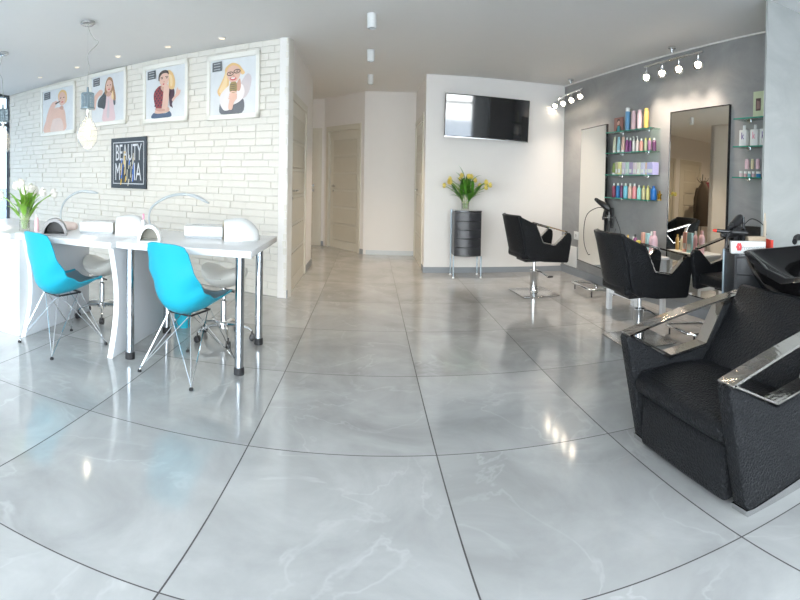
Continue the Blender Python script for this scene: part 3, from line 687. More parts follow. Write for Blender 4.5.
def arm_lamp(label, x, y, arc, rz):
    t = thing('desk_lamp', label, 'lamp', (x, y, ZT), rz, 'white arm lamps on the manicure tables')
    MB().lathe([(0, 0), (.065, 0), (.062, .012), (.02, .018), (.012, .05)], n=20).obj('base', M_wplast, t)
    pts = spline(arc, 6); n = len(pts)
    MB().tube(pts[:int(n*.78)], .010, n=8).obj('arm', mat('grey_lamp_arm', (.40, .43, .44), .4), t)
    MB().tube(pts[int(n*.72):], [.011+.017*math.sin(PI*min(1, k/(n-int(n*.72)-1))) for k in range(n-int(n*.72))], n=10, flat=.45).obj('lamp_head', mat('pale_grey_lamp_head', (.52, .55, .56), .4), t)
arm_lamp('white arched arm lamp on the left desk, reaching to the right', -2.98, 4.02, [(0, 0, .03), (-.015, 0, .12), (.02, 0, .21), (.13, 0, .28), (.27, 0, .31), (.44, 0, .30)], 0)
arm_lamp('white arched arm lamp standing behind the grey-lined nail lamp', -2.04, 4.20, [(0, 0, .03), (-.03, 0, .12), (0, 0, .20), (.12, 0, .265), (.27, 0, .30), (.43, 0, .295), (.58, 0, .245)], 0)
t = thing('lotion_bottle', 'slim pink bottle beside the glass vase of white tulips', 'bottle', (-3.12, 3.78, ZT))
MB().lathe([(0, 0), (.024, 0), (.026, .01), (.022, .09), (.012, .11)], n=16).obj('body', mat('pink_bottle', (.80, .50, .54), .35), t)
MB().lathe([(.013, .11), (.013, .125), (0, .127)], n=12).obj('cap', M_wplast, t)
t = thing('nail_polish', 'tiny pink brush bottle on top of the table beside the arm lamp', 'bottle', (-2.06, 4.06, ZT))
MB().lathe([(0, 0), (.018, 0), (.018, .11), (.008, .12)], n=12).obj('body', M_wplast, t)
MB().lathe([(.010, .12), (.009, .16), (0, .162)], n=12).obj('cap', mat('pink_cap', (.85, .30, .42), .4), t)

# ------------------------------------------------------------------ turquoise shell chairs
def shell_chair(label, loc, rz, first=None):
    if first: return dup(first, loc, rz, label)
    t = thing('shell_chair', label, 'chair', loc, rz, 'turquoise shell chairs')
    ctr = spline([(.32, 0, .465), (.27, 0, .455), (.14, 0, .420), (-.02, 0, .398), (-.15, 0, .402), (-.24, 0, .455), (-.275, 0, .56), (-.295, 0, .69), (-.325, 0, .835)], 4)
    n = len(ctr)-1
    def C(u):
        f = u*n; i = min(int(f), n-1); return ctr[i].lerp(ctr[i+1], f-i)
    def T(u):
        d = C(min(1, u+.02))-C(max(0, u-.02)); return d.normalized()
    def Nn(u):
        d = T(u); n_ = Vector((d.z, 0, -d.x)); return n_ if n_.x*.7+n_.z*.7 > 0 else -n_
    def lerp(tab, u):
        for (a, x), (b, y) in zip(tab, tab[1:]):
            if u <= b: k = (u-a)/(b-a); k = k*k*(3-2*k); return x+(y-x)*k
        return tab[-1][1]
    W = ((0, .15), (.08, .205), (.3, .235), (.55, .26), (.75, .245), (.92, .21), (1, .17))
    RS = ((0, .01), (.12, .055), (.35, .10), (.52, .15), (.68, .13), (.85, .055), (1, .02))
    def fn(u, v):
        q = v*2-1; w = lerp(W, u); p = C(u)+Vector((0, 1, 0))*q*w
        nn = Nn(u)
        nn = (nn*.45+Vector((.55, 0, .55))).normalized()
        return p+nn*lerp(RS, u)*abs(q)**2.2+Vector((0, 0, -.02 if u > .97 else 0))*abs(q)**3
    def thick(u, v):
        nn = Nn(u)
        return -nn*.009
    MB().grid(fn, 30, 16, None, thick).obj('shell', M_turq, t)
    def fc(u, v):
        uu = .07+.36*u; q = (v*2-1)*.86; p = Vector(fn(uu, (q+1)/2)); e = max(abs(q)/.86, abs(2*u-1))
        return p+Vector((0, 0, .006+.020*(1-e**4)))
    MB().grid(fc, 12, 10, None).obj('seat_cushion', M_cush, t)
    z = .388
    MB().tube([(.13, -.11, z), (.13, .11, z), (-.13, .11, z), (-.13, -.11, z)], .007, n=6, closed=True).obj('mount', M_black, t)
    for sx in (1, -1):
        for sy in (1, -1):
            ft = Vector((.31*sx, .265*sy, .012)); l = MB()
            l.tube([ft, (.13*sx, .11*sy, z)], .0040, n=6); l.tube([ft+Vector((0, 0, .01)), (-.10*sx, .11*sy, z-.004)], .0036, n=6); l.tube([ft+Vector((0, 0, .01)), (.13*sx, -.09*sy, z-.008)], .0036, n=6)
            lo = l.obj('leg', M_chrome, t)
            MB().lathe([(0, 0), (.017, 0), (.017, .01), (.008, .018)], c=(ft.x, ft.y, 0), n=10).obj('glide', M_rubber, lo)
    return t
ch = shell_chair('turquoise shell chair with wire legs at the left, in front of the wavy-panel desk', (-2.69, 3.64, 0), R(73))
shell_chair('turquoise shell chair in front of the chrome-legged table, nearer the corridor', (-1.43, 3.66, 0), R(73), ch)

# ------------------------------------------------------------------ white saddle stools
def saddle_stool(label, loc, rz, zseat, first=None):
    t = thing('saddle_stool', label, 'stool', loc, rz, 'white saddle stools behind the tables')
    def fn(u, v):
        a = 2*PI*u; b = -PI/2+PI*v; x = .24*math.cos(b)*math.cos(a); y = .20*math.cos(b)*math.sin(a); z = .08*math.sin(b)
        z += .055*(abs(x)/.22)**2*(1 if z > 0 else .8)-(.03 if z > 0 else 0)*math.exp(-(x/.1)**2)
        return (x, y, zseat+z)
    MB().grid(fn, 26, 12).obj('seat', M_stool, t)
    MB().lathe([(.03, .13), (.03, .30), (.018, .31), (.018, zseat-.04)], n=16).obj('gas_lift', M_chrome, t)
    MB().tube([(.0, -.03, zseat-.07), (.12, -.12, zseat-.075), (.21, -.16, zseat-.07)], .006, n=6).obj('lever', M_black, t)
    hub = MB().lathe([(0, .085), (.045, .09), (.042, .13), (.03, .14)], n=16).obj('hub', M_chrome, t)
    for k in range(5):
        a = 2*PI*k/5+.4; c, s = math.cos(a), math.sin(a)
        arm = MB().tube([(.03*c, .03*s, .115), (.15*c, .15*s, .118), (.24*c, .24*s, .095), (.275*c, .275*s, .075)], [.017, .015, .012, .009], n=8).obj('base_arm', M_chrome, t)
        w = MB(); K = Matrix.Translation((.28*c, .28*s, .028))@rotz(a+.7*k)
        for sg in (-1, 1): w.lathe([(.0, .004*sg), (.028, .004*sg), (.028, .020*sg), (.0, .022*sg)], M=K@Matrix.Rotation(PI/2, 4, 'X'), n=14)
        w.tube([(.28*c, .28*s, .05), (.277*c, .277*s, .08)], .008, n=6)
        w.obj('caster', M_black, arm)
saddle_stool('white saddle stool under the left desk, seen beside the wavy panel', (-2.86, 4.62, 0), R(-10), .44)
saddle_stool('white saddle stool behind the right table, between its chrome legs', (-1.40, 4.50, 0), R(-15), .48)
t = thing('waste_bin', 'small turquoise waste bin on the floor behind the second chair', 'bin', (-1.93, 4.74, 0))
MB().lathe([(0, 0), (.085, 0), (.10, .24), (.104, .245), (.096, .245), (.082, .01), (0, .01)], n=24).obj('bin', mat('turquoise_plastic', (.02, .42, .56), .4), t).name = 'bucket'
MB().tube([(.1*math.cos(2*PI*k/24), .1*math.sin(2*PI*k/24), .243) for k in range(24)], .005, n=6, closed=True).obj('rim', M_turq, t)

# ------------------------------------------------------------------ tulips
def leafblade(mb, base, ang, lean, length, w, m, droop=.5):
    n = 7; d = Vector((math.cos(ang), math.sin(ang), 0)); sd = Vector((-d.y, d.x, 0)); L_ = []; R_ = []; C_ = []
    p = Vector(base); el = PI/2-lean
    for k in range(n+1):
        u = k/n; ww = w*math.sin(PI*min(1, u*.92+.08))**.8
        if k == n: ww = .001
        nn = (d*(-math.sin(el))+Vector((0, 0, math.cos(el))))
        C_.append(p-nn*ww*.25); L_.append(p+sd*ww); R_.append(p-sd*ww)
        el -= droop*u*.6; p = p+(d*math.cos(el)+Vector((0, 0, math.sin(el))))*length/n
    vs = L_+C_+R_; k = n+1; fs = []
    for i in range(n): fs += [(i, i+1, k+i+1, k+i), (k+i, k+i+1, 2*k+i+1, 2*k+i)]
    mb.add(vs, fs, m, True)
def tulip(name, label, group, base, lean, ang, length, petal, mleaf, rs, leaves=2, sc=1.):
    t = thing(name, label, 'flower', base, 0, group)
    d = Vector((math.cos(ang), math.sin(ang), 0)); pts = []
    for k in range(9):
        u = k/8; pts.append(Vector((0, 0, length*(math.sin(u*(PI/2-lean*.5))/math.sin(PI/2-lean*.5)*(1-.28*lean))))+d*length*math.sin(lean)*u**1.6)
    MB().tube(pts, .0036*sc, n=6).obj('stem', M_green2, t)
    tip = pts[-1]; dr = (pts[-1]-pts[-2]).normalized(); K = Matrix.Translation(tip)@dr.to_track_quat('Z', 'Y').to_matrix().to_4x4()
    b = MB()
    for k in range(6):
        a = 2*PI*k/6+rs.random()*.3; r0 = .95 if k % 2 else 1.08
        def fn(u, v, a=a, r0=r0):
            q = (v-.5)*2; rad = (.006+.022*math.sin(PI*min(1, .1+u*.78))*r0)*sc; aa = a+q*.55*math.sin(PI*min(.99, .18+u*.8)); return K@Vector((rad*math.cos(aa), rad*math.sin(aa), u*.055*sc))
        b.grid(fn, 6, 4)
    b.obj('bloom', petal, t)
    lf = MB()
    for k in range(leaves): leafblade(lf, pts[2+k], ang+rs.uniform(-1.3, 1.3)+k*2.5, .15+lean*.6+rs.random()*.35, length*rs.uniform(.6, .82), .023*sc, mleaf, rs.uniform(.2, .8))
    if leaves: lf.obj('leaf', mleaf, t)
def vase(label, loc, r, h, flare=1.):
    t = thing('glass_vase', label, 'vase', loc)
    MB().lathe([(0, 0), (r, 0), (r, .01), (r*1.0, h*.5), (r*flare, h), (r*flare-.004, h), (r-.005, h*.5), (r-.006, .018), (0, .018)], n=24).obj('glass', M_bulbglass, t)
    MB().lathe([(0, .02), (r-.007, .02), (r-.007, h*.45), (0, h*.45)], n=20).obj('water', glass('water', (.80, .90, .78), .93, 0, .2), t)
# tulips on the black drawer stand
TS = Vector((1.64, 8.02, 0))
VB = (1.58, 8.02, .862)
vase('clear glass vase with yellow tulips standing on the black drawer stand', VB, .065, .20, 1.15)
rs = random.Random(11)
for k in range(15):
    a = 2*PI*k/15*2.4; lean = (.15, .75, 1.05, .5, .9)[k % 5]*rs.uniform(.85, 1.1)
    if k % 5 in (1, 2, 4): a = (PI if k % 2 else 0)+rs.uniform(-.7, .7)
    tulip('yellow_tulip', 'yellow tulip with long green leaves in the vase on the black drawer stand', 'yellow tulips in the glass vase', (VB[0]+.02*math.cos(a), VB[1]+.02*math.sin(a), VB[2]+.02), lean, a, rs.uniform(.36, .44), M_yel, M_green, rs, 3, 1.2)
VW = (-3.23, 3.72, ZT)
vase('tall clear glass vase with white tulips at the left end of the desk', VW, .055, .19, 1.2)
for k in range(9):
    a = 2*PI*k/9*2.4; lean = (.15, .5, .85)[k % 3]
    tulip('white_tulip', 'white tulip with bright green leaves in the vase at the left', 'white tulips in the glass vase', (VW[0]+.016*math.cos(a), VW[1]+.016*math.sin(a), ZT+.02), lean, a, rs.uniform(.28, .34), M_wpet, mat('bright_leaf_green', (.20, .42, .04), .45, var=.3), rs, 2, 1.35)

# ------------------------------------------------------------------ black drawer stands
def drawer_stand(label, loc, rz, w, d, ztop, zbot, first=None):
    t = thing('drawer_stand', label, 'drawer unit', loc, rz, 'black bow-fronted drawer stands')
    n = 12; h = ztop-zbot
    def front(x): return -d/2-.07*(1-(2*x/w)**2)
    top = [(-w/2, d/2), (w/2, d/2)]+[(w/2-w*k/n, front(w/2-w*k/n)) for k in range(n+1)]
    def slab(pts, z0, z1, sc=1.):
        k = len(pts); vs = [(x*sc, y*sc, z0) for x, y in pts]+[(x*sc, y*sc, z1) for x, y in pts]
        return MB().add(vs, [tuple(range(k)), tuple(range(2*k-1, k-1, -1))]+[((i+1) % k, i, k+i, k+(i+1) % k) for i in range(k)])
    slab(top, zbot, ztop-.012, .985).obj('carcass', M_blackw, t)
    slab(top, ztop-.012, ztop, 1.01).obj('top', M_blackg, t)
    nd = 5
    for k in range(nd):
        z0 = zbot+.008+k*(h-.03)/nd; z1 = z0+(h-.03)/nd-.004; b = MB(); vs = []; fs = []
        for i in range(n+1):
            x = -w/2*.94+w*.94*i/n; y = front(x)-.004; vs += [(x, y, z0), (x, y, z1), (x, y-.012, z0+.003), (x, y-.012, z1-.003)]
        for i in range(n):
            a = i*4; c = a+4; fs += [(a+2, c+2, c+3, a+3), (a+1, a+3, c+3, c+1), (a, c, c+2, a+2)]
        fs += [(0, 2, 3, 1), (n*4, n*4+1, n*4+3, n*4+2)]
        b.add(vs, fs, None, False); dr = b.obj('drawer', M_blackw, t)
        MB().lathe([(0, 0), (.007, 0), (.011, .012), (0, .016)], M=Matrix.Translation((0, front(0)-.014, (z0+z1)/2))@Matrix.Rotation(PI/2, 4, 'X'), n=10).obj('knob', M_black, dr)
    for sx in (-1, 1):
        for sy in (-1, 1):
            l = MB().lathe([(.012, 0), (.012, ztop+.0 if sy > 0 else zbot)], c=(sx*(w/2+.004), sy*(d/2-.01), 0), n=10).obj('leg', M_leg, t)
            MB().lathe([(.0, 0), (.022, 0), (.02, .015), (.012, .02)], c=(sx*(w/2+.004), sy*(d/2-.01), 0), n=12).obj('foot', M_wplast, l)
drawer_stand('black bow-fronted drawer stand under the television, carrying the yellow tulips', (1.61, 8.06, 0), 0, .46, .32, .862, .285)
drawer_stand('black bow-fronted drawer stand beside the wash basin, hair tools on top', (2.96, 2.94, 0), R(-24), .42, .28, .85, .28)

# ------------------------------------------------------------------ television
def tv():
    a = (1.24, 8.33); b = (2.755, 8.33); M, L = wallframe(a, b); c = (2.0, 8.30, 2.085)
    t = thing('tv', 'wide black flat television high on the back wall above the drawer stand', 'television', c)
    t.rotation_euler = (R(4), R(.9), 0)
    w, h = 1.515, .575
    bevel(MB().box(-w/2, -.045, -h/2, w/2, 0, h/2).obj('casing', M_blackg, t), .006, 2)
    MB().box(-w/2+.012, -.0475, -h/2+.022, w/2-.012, -.045, h/2-.012).obj('screen', M_tv, t)
    MB().box(-w/2, -.049, -h/2, w/2, -.045, -h/2+.012).obj('silver_edge', M_brush, t)
    MB().box(-.2, 0, -.1, .2, .085, .1).obj('wall_bracket', M_black, t)
tv()

# ------------------------------------------------------------------ styling chairs
def styling_chair(label, loc, rz, first=None, foot=False):
    if first:
        return dup(first, loc, rz, label)
    t = thing('styling_chair', label, 'salon chair', loc, rz, 'black styling chairs with steel-trimmed arms')
    w = .33; th = .065
    arm = [(-.15, .800), (-.02, .592), (.18, .562), (.345, .685), (.37, .705), (.41, .70), (.435, .675), (.44, .625), (.392, .385), (.37, .372), (.0, .390), (-.20, .418), (-.26, .445), (-.29, .51), (-.335, .70), (-.40, .872), (-.385, .88)]
    for sy in (-1, 1):
        o = MB().prism(arm, th, M_leather, base=(w-th) if sy > 0 else -w).obj('arm_panel', M_leather, t); bevel(o, .016, 3)
        y0, y1 = ((w-th+.004), w-.004) if sy > 0 else (-w+.004, -w+th-.004)
        st = MB(); q = .008
        path = [(-.15, .808), (-.022, .598), (.182, .568), (.352, .691)]
        for (xa, za), (xb, zb) in zip(path, path[1:]):
            dx, dz = xb-xa, zb-za; L = math.hypot(dx, dz); nx, nz = -dz/L*q, dx/L*q
            st.add([(xa, y0, za), (xb, y0, zb), (xb+nx, y0, zb+nz), (xa+nx, y0, za+nz), (xa, y1, za), (xb, y1, zb), (xb+nx, y1, zb+nz), (xa+nx, y1, za+nz)], [(0, 1, 2, 3), (7, 6, 5, 4), (0, 4, 5, 1), (3, 2, 6, 7), (1, 5, 6, 2), (0, 3, 7, 4)])
        st.add([(-.17, y0, .808), (.37, y0, .703), (.37, y0, .717), (-.17, y0, .822), (-.17, y1, .808), (.37, y1, .703), (.37, y1, .717), (-.17, y1, .822)], [(0, 1, 2, 3), (7, 6, 5, 4), (0, 4, 5, 1), (3, 2, 6, 7), (1, 5, 6, 2), (0, 3, 7, 4)])
        st.obj('steel_arm_trim', M_mirst, t)
    def bk(u, v):
        q = (v-.5)*2; z = .46+(.885-.46)*u; x = -.275-.125*u; return (x-.085*(1-q*q), q*(w-.02), z+.0*(1-q*q))
    subd(MB().grid(bk, 8, 10, None, lambda u, v: (.06, 0, .015)).obj('backrest', M_leather, t), 1)
    bevel(MB().box(-.32, -w+th, .415, .37, w-th, .505).obj('seat_cushion', M_leather, t), .03, 4)
    MB().box(-.22, -.16, .375, .22, .16, .402).obj('seat_plate', M_black, t)
    cl = MB().lathe([(.07, .0), (.066, .02), (.058, .03), (.058, .24), (.062, .25), (.062, .265), (.02, .27), (.02, .39)], n=20).obj('column', M_chrome, t)
    MB().tube([(.0, -.03, .25), (.06, -.08, .25), (.17, -.10, .195), (.22, -.10, .19)], .007, n=8).obj('pump_lever', M_chrome, t)
    MB().box(.17, -.118, .18, .26, -.082, .198, bev=.006).obj('lever_pad', M_rubber, t)
    bevel(MB().box(-.28, -.30, .0, .28, .30, .012).obj('base_plate', M_brush, t), .003, 2)
    if foot:
        f = MB(); f.tube([(.25, -.05, .02), (.36, -.20, .035), (.52, -.24, .035), (.54, -.20, .035), (.54, .20, .035), (.52, .24, .035), (.36, .20, .035), (.25, .05, .02)], .012, n=8)
        f.obj('footrest', M_chrome, t)
    return t
sc = styling_chair('black styling chair in the far corner facing the first mirror', (2.38, 6.74, 0), R(6))
styling_chair('larger-looking black styling chair facing the second mirror, beside the white bench', (2.70, 4.32, 0), R(-1), sc)
cc = styling_chair('black styling chair partly hidden behind the bow-fronted drawer stand', (3.50, 3.66, 0), R(183), sc); cc.scale = (.95, .95, .95)
for q in list(cc.children):      # pumped up higher than the others; its foot bar is out of sight
    k = q.name.split('.')[0]
    if k == 'footrest': bpy.data.objects.remove(q)
    elif k in ('column', 'pump_lever', 'lever_pad'): q.scale = (1, 1, 1.26)
    elif k != 'base_plate': q.location.z = .10

def floor_bar(label, y0, y1, xf, xw):
    t = thing('foot_bar', label, 'foot rest', ((xf+xw)/2, (y0+y1)/2, 0), 0, 'chrome foot bars on the floor'); ox, oy = (xf+xw)/2, (y0+y1)/2
    p = [(xw, y0+.04, .03), (xw-.06, y0+.02, .05), (xf+.05, y0, .085), (xf, y0+.05, .09), (xf, y1-.05, .09), (xf+.05, y1, .085), (xw-.06, y1-.02, .05), (xw, y1-.04, .03)]
    MB().tube([(a-ox, b-oy, c) for a, b, c in p], .015, n=10).obj('bar', M_chrome, t)
    for b in (y0+.04, y1-.04): MB().lathe([(0, 0), (.03, 0), (.03, .012), (.018, .03), (0, .032)], c=(xw-ox, b-oy, 0), n=14).obj('floor_fixing', M_brush, t)
    for b in (y0+.02, y1-.02): MB().tube([(xf+.06-ox, b-oy, .08), (xf+.06-ox, b-oy, 0)], .010, n=8).obj('foot', M_black, t)
floor_bar('chrome U-shaped foot bar on the floor before the first mirror', 6.25, 6.88, 3.04, 3.46)
floor_bar('chrome U-shaped foot bar on the floor before the second mirror', 3.88, 4.36, 3.05, 3.60)

# ------------------------------------------------------------------ wash chair and basin
def wash_chair():
    t = thing('wash_chair', 'wide black leather wash chair with polished steel arm bands in the right foreground', 'salon chair', (1.98, 2.05, 0))
    ox, oy = 1.98, 2.05
    def L(p): return (p[0]-ox, p[1])
    arm = [(1.452, .535), (1.462, .558), (1.50, .545), (1.765, .415), (2.06, .440), (2.20, .635), (2.30, .655), (2.44, .690), (2.47, .66), (2.42, .30), (2.44, .075), (1.60, .018), (1.575, .03)]
    for y0, y1, nm in ((1.555, 1.655, 'near'), (2.445, 2.545, 'far')):
        o = MB().prism([L(p) for p in arm], y1-y0, M_leather, base=y0-oy).obj('arm_panel', M_leather, t); bevel(o, .016, 3)
        b = MB(); q = .010; a0, a1 = y0-oy-.002, y1-oy+.002
        def ribbon(path, q):
            for (xa, za), (xb, zb) in zip(path, path[1:]):
                xa -= ox; xb -= ox; dx, dz = xb-xa, zb-za; LL = math.hypot(dx, dz); nx, nz = -dz/LL*q, dx/LL*q
                b.add([(xa, a0, za), (xb, a0, zb), (xb+nx, a0, zb+nz), (xa+nx, a0, za+nz), (xa, a1, za), (xb, a1, zb), (xb+nx, a1, zb+nz), (xa+nx, a1, za+nz)], [(0, 1, 2, 3), (7, 6, 5, 4), (0, 4, 5, 1), (3, 2, 6, 7), (1, 5, 6, 2), (0, 3, 7, 4)], M_mirst)
        top = [(1.468, .552), (1.60, .578), (1.75, .605), (1.90, .628), (2.05, .648), (2.20, .664), (2.32, .674), (2.42, .684)]
        ribbon(top, q); ribbon([(1.475, .556), (1.768, .424), (2.055, .449), (2.205, .650)], q*.8)
        b.obj('steel_arm_band', M_mirst, t)
        bb = MB(); bb.prism([L(p) for p in ((1.578, 0), (2.40, 0), (2.40, .072), (1.62, .022), (1.572, .028))], y1-y0+.006, M_brush, base=y0-oy-.003); bb.obj('steel_base_rail', M_brush, t)
    bevel(MB().box(1.55-ox, 1.685-oy, .018, 1.64-ox, 2.43-oy, .268).obj('leg_panel', M_leather, t), .022, 4)
    # seat cushion, rounded nose
    sp = [(1.50, .30), (1.505, .355), (1.545, .385), (1.80, .395), (2.10, .375), (2.10, .27), (1.56, .265)]
    bevel(MB().prism([L(p) for p in sp], .785, M_leather, base=1.6575-oy).obj('seat_cushion', M_leather, t), .028, 5)
    bp = [(2.02, .375), (2.33, .735), (2.36, .745), (2.40, .72), (2.42, .66), (2.20, .30), (2.06, .30)]
    bevel(MB().prism([L(p) for p in bp], .785, M_leather, base=1.6575-oy).obj('back_cushion', M_leather, t), .022, 4)
    MB().box(1.70-ox, 1.66-oy, .03, 2.38-ox, 2.44-oy, .262).obj('frame', M_black, t)
    return t
wash_chair()
def basin():
    t = thing('wash_basin', 'glossy black ceramic hair wash basin behind the wash chair', 'basin', (2.80, 2.07, 0))
    # rim outline (plan) with a neck rest dip on the chair side
    n = 48
    def rim(a):
        c, s = math.cos(a), math.sin(a); ex = .46
        x = ex*math.copysign(abs(c)**.42, c); y = .44*math.copysign(abs(s)**.42, s)
        z = .915
        if c < 0:
            q_ = max(0, min(1, (abs(y)-.09)/.26)); k = (1-q_*q_*(3-2*q_))*min(1, max(0, (-c-.1)/.6)); z -= .125*k; x += .03*k
        z += .015*max(0, c)
        return Vector((x, y, z))
    def fn(u, v):
        a = 2*PI*u; p = rim(a)
        if v < .12: q = p+Vector((p.x*.0, 0, 0)); k = v/.12; return Vector((p.x*(1+.035*math.sin(k*PI)), p.y*(1+.035*math.sin(k*PI)), p.z-.012+.012*k))
        k = (v-.12)/.88; r = max(0, 1-k**1.9); dpt = .20*math.sin(k*PI/2)**1.1
        return Vector((p.x*(.965*r)+.04*k, p.y*.965*r, p.z+(.915-dpt-p.z)*k**.7 if k > 0 else p.z))
    MB().grid(fn, n, 18).obj('bowl', M_basin, t)
    def fo(u, v):
        a = 2*PI*u; p = rim(a); k = v
        s = 1.02-.50*k**1.6; return Vector((p.x*s+.16*k, p.y*(1.02-.42*k**1.6), p.z-.012-(p.z-.50)*k))
    MB().grid(fo, n, 12).obj('outer_shell', M_basin, t)
    MB().lathe([(.13, .0), (.13, .02), (.10, .04), (.10, .62), (.14, .70)], c=(.16, 0, 0), n=24).obj('pedestal', M_blackg, t)
    MB().lathe([(0, 0), (.022, 0), (.022, .004), (0, .005)], c=(.06, 0, .722), n=14).obj('drain', M_chrome, t)
    f = MB(); f.lathe([(.028, 0), (.026, .06), (.02, .075)], c=(.33, .20, .915), n=16); f.tube([(.33, .20, .955), (.26, .18, .965), (.12, .13, .945)], [.016, .015, .012], n=10)
    f.obj('tap', M_chrome, t)
    MB().tube([(.33, .20, .99), (.34, .21, 1.02), (.28, .16, 1.06)], [.02, .016, .01], n=8).obj('tap_lever', M_black, t)
    MB().tube(spline([(.30, .33, .93), (.22, .34, .97), (.10, .33, .975), (.04, .30, .955)], 4), [.016]*5+[.02]*8, n=8).obj('shower_head', M_black, t)
basin()

# ------------------------------------------------------------------ mirrors
GM, GL = wallframe(GW_A, GW_B)    # x along wall toward viewer, -y... room side
def gside():                      # which local y is the room side
    inv = GM.inverted(); return -1 if (inv@Vector((0, 5, 0))).y < 0 else 1
GS = gside()
GR = math.atan2(GW_B.y-GW_A.y, GW_B.x-GW_A.x)
def gs(px, py, off=0.):
    """distance along the grey wall of a sight line, at a plane off metres in front of it"""
    nrm = (GM.to_3x3()@Vector((0, GS, 0)))*off; a = GW_A+nrm; b = GW_B+nrm
    p = at(px, py, line=((a.x, a.y), (b.x, b.y))); return (GM.inverted()@p).x, p.z
def mirror(label, s0, s1, z0, z1, tilt, yaw=0.):
    c = GM@Vector(((s0+s1)/2, 0, z0)); t = thing('wall_mirror', label, 'mirror', c, GR+yaw)
    t.rotation_euler = (R(tilt)*GS, 0, GR+yaw); w = s1-s0; h = z1-z0; b = .010
    y = GS
    MB().box(-w/2+.01, y*.012, .01, w/2-.01, y*.038, h-.01).obj('backing', M_black, t)
    f = MB()
    for a in ((-w/2, 0, -w/2+b, h), (w/2-b, 0, w/2, h), (-w/2, 0, w/2, b), (-w/2, h-b, w/2, h)): f.box(a[0], y*.012, a[1], a[2], y*.046, a[3])
    f.obj('frame', M_blackg, t)
    MB().box(-w/2+b, y*.038, b, w/2-b, y*.041, h-b).obj('mirror_glass', M_mirror, t)
mirror('tall black-framed mirror nearest the far corner', gs(577.5, 129)[0]-.26, gs(609.5, 123)[0]+.12, .23, 1.975, 0.2, R(-7))
mirror('tall black-framed mirror at the second styling place, showing the hall', gs(671, 111)[0], gs(731.5, 105.5)[0], .20, 2.02, .8, R(-1.2))

# ------------------------------------------------------------------ glass shelves with products
def gshelf(label, s0, s1, z, d=.16):
    c = GM@Vector(((s0+s1)/2, GS*.002, z)); t = thing('glass_shelf', label, 'shelf', c, GR, 'green glass shelves on the grey wall'); w = s1-s0
    MB().box(-w/2, 0, -.010, w/2, GS*d, 0).obj('glass_plate', M_shelf, t)
    MB().box(-w/2, GS*d, -.010, w/2, GS*(d+.002), 0).obj('front_edge', mat('green_glass_edge', (.05, .34, .24), .2), t)
    for x in (-w*.28, w*.28):
        b = MB(); b.box(x-.02, 0, -.03, x+.02, GS*.01, .012); b.box(x-.014, 0, -.02, x+.014, GS*.05, -.010); b.obj('bracket', M_chrome, t)
    return t
def pm(name, rgb, rough=.35): return mat('pack_'+name, rgb, rough, var=.05)
CAPW = pm('white_cap', (.82, .82, .80)); CAPK = pm('black_cap', (.03, .03, .03)); CAPY = pm('yellow_cap', (.75, .62, .18)); CAPG = pm('gold_cap', (.60, .42, .12), .25)
def product(kind, label, cat, s, z, w, h, m, cap=None, off=.075, group=None, base=None, rz=None, extra=None):
    c = (GM@Vector((s, GS*off, z))) if base is None else Vector(base)
    t = thing({'box': 'product_box', 'tube': 'cosmetic_tube', 'can': 'spray_can', 'pump': 'pump_bottle', 'bottle': 'shampoo_bottle', 'jar': 'cream_jar'}[kind], label, cat, c, GR if rz is None else rz, group)
    r = w/2
    if kind == 'box':
        MB().box(-r, -r*.8, 0, r, r*.8, h, bev=.002).obj('carton', m, t)
        MB().box(-r*.8, -GS*-1*r*.8-.0008, h*.15, r*.8, -GS*-1*r*.8+.0008, h*.45).obj('label_panel', CAPW, t)
    elif kind == 'can':
        MB().lathe([(0, 0), (r, 0), (r, h*.80), (r*.85, h*.84)], n=16).obj('body', m, t)
        MB().lathe([(r*.86, h*.83), (r*.86, h*.98), (r*.7, h), (0, h)], n=16).obj('cap', cap or m, t)
    elif kind == 'bottle':
        MB().lathe([(0, 0), (r*.94, 0), (r, h*.05), (r, h*.66), (r*.8, h*.78), (r*.42, h*.84)], n=16).obj('body', m, t)
        MB().lathe([(r*.45, h*.83), (r*.45, h*.98), (r*.38, h), (0, h)], n=12).obj('cap', cap or CAPW, t)
    elif kind == 'tube':
        def fn(u, v): a = 2*PI*u; k = v; return (r*math.cos(a), r*math.sin(a)*(1-.85*k**1.5), h*.16+h*.84*k)
        MB().grid(fn, 16, 6).obj('body', m, t); MB().lathe([(0, 0), (r*.85, 0), (r*.85, h*.17), (0, h*.17)], n=14).obj('cap', cap or CAPW, t)
    elif kind == 'pump':
        MB().lathe([(0, 0), (r, 0), (r, h*.66), (r*.5, h*.74), (r*.3, h*.76)], n=16).obj('body', m, t)
        p = MB().lathe([(r*.32, h*.75), (r*.32, h*.84), (r*.12, h*.85), (r*.12, h*.95)], n=10); p.tube([(0, 0, h*.95), (0, GS*r*.9, h*.97)], r*.22, n=6); p.obj('pump', cap or CAPW, t)
    elif kind == 'jar':
        MB().lathe([(0, 0), (r*.95, 0), (r, .004), (r, h*.62)], n=16).obj('body', m, t); MB().lathe([(r*1.03, h*.62), (r*1.03, h), (0, h)], n=16).obj('lid', cap or CAPW, t)
    if extra: extra(t, r, h)
    return t
def row(y_base, items, off, place_txt, group):
    for it in items:
        kind, x0, x1, yt, rgb, desc, cap = it
        s0, z0 = gs(x0, y_base, off); s1, _ = gs(x1, y_base, off); s = (s0+s1)/2; _, zt = gs((x0+x1)/2, yt, off); zb = row.z
        cat = {'box': 'box', 'tube': 'tube', 'can': 'spray can', 'pump': 'bottle', 'bottle': 'bottle', 'jar': 'jar'}[kind]
        product(kind, desc+' '+place_txt, cat, s, zb, (s1-s0)*.62 if kind != 'box' else (s1-s0)*.80, zt-zb, pm(desc.replace(' ', '_'), rgb), cap, off, group)
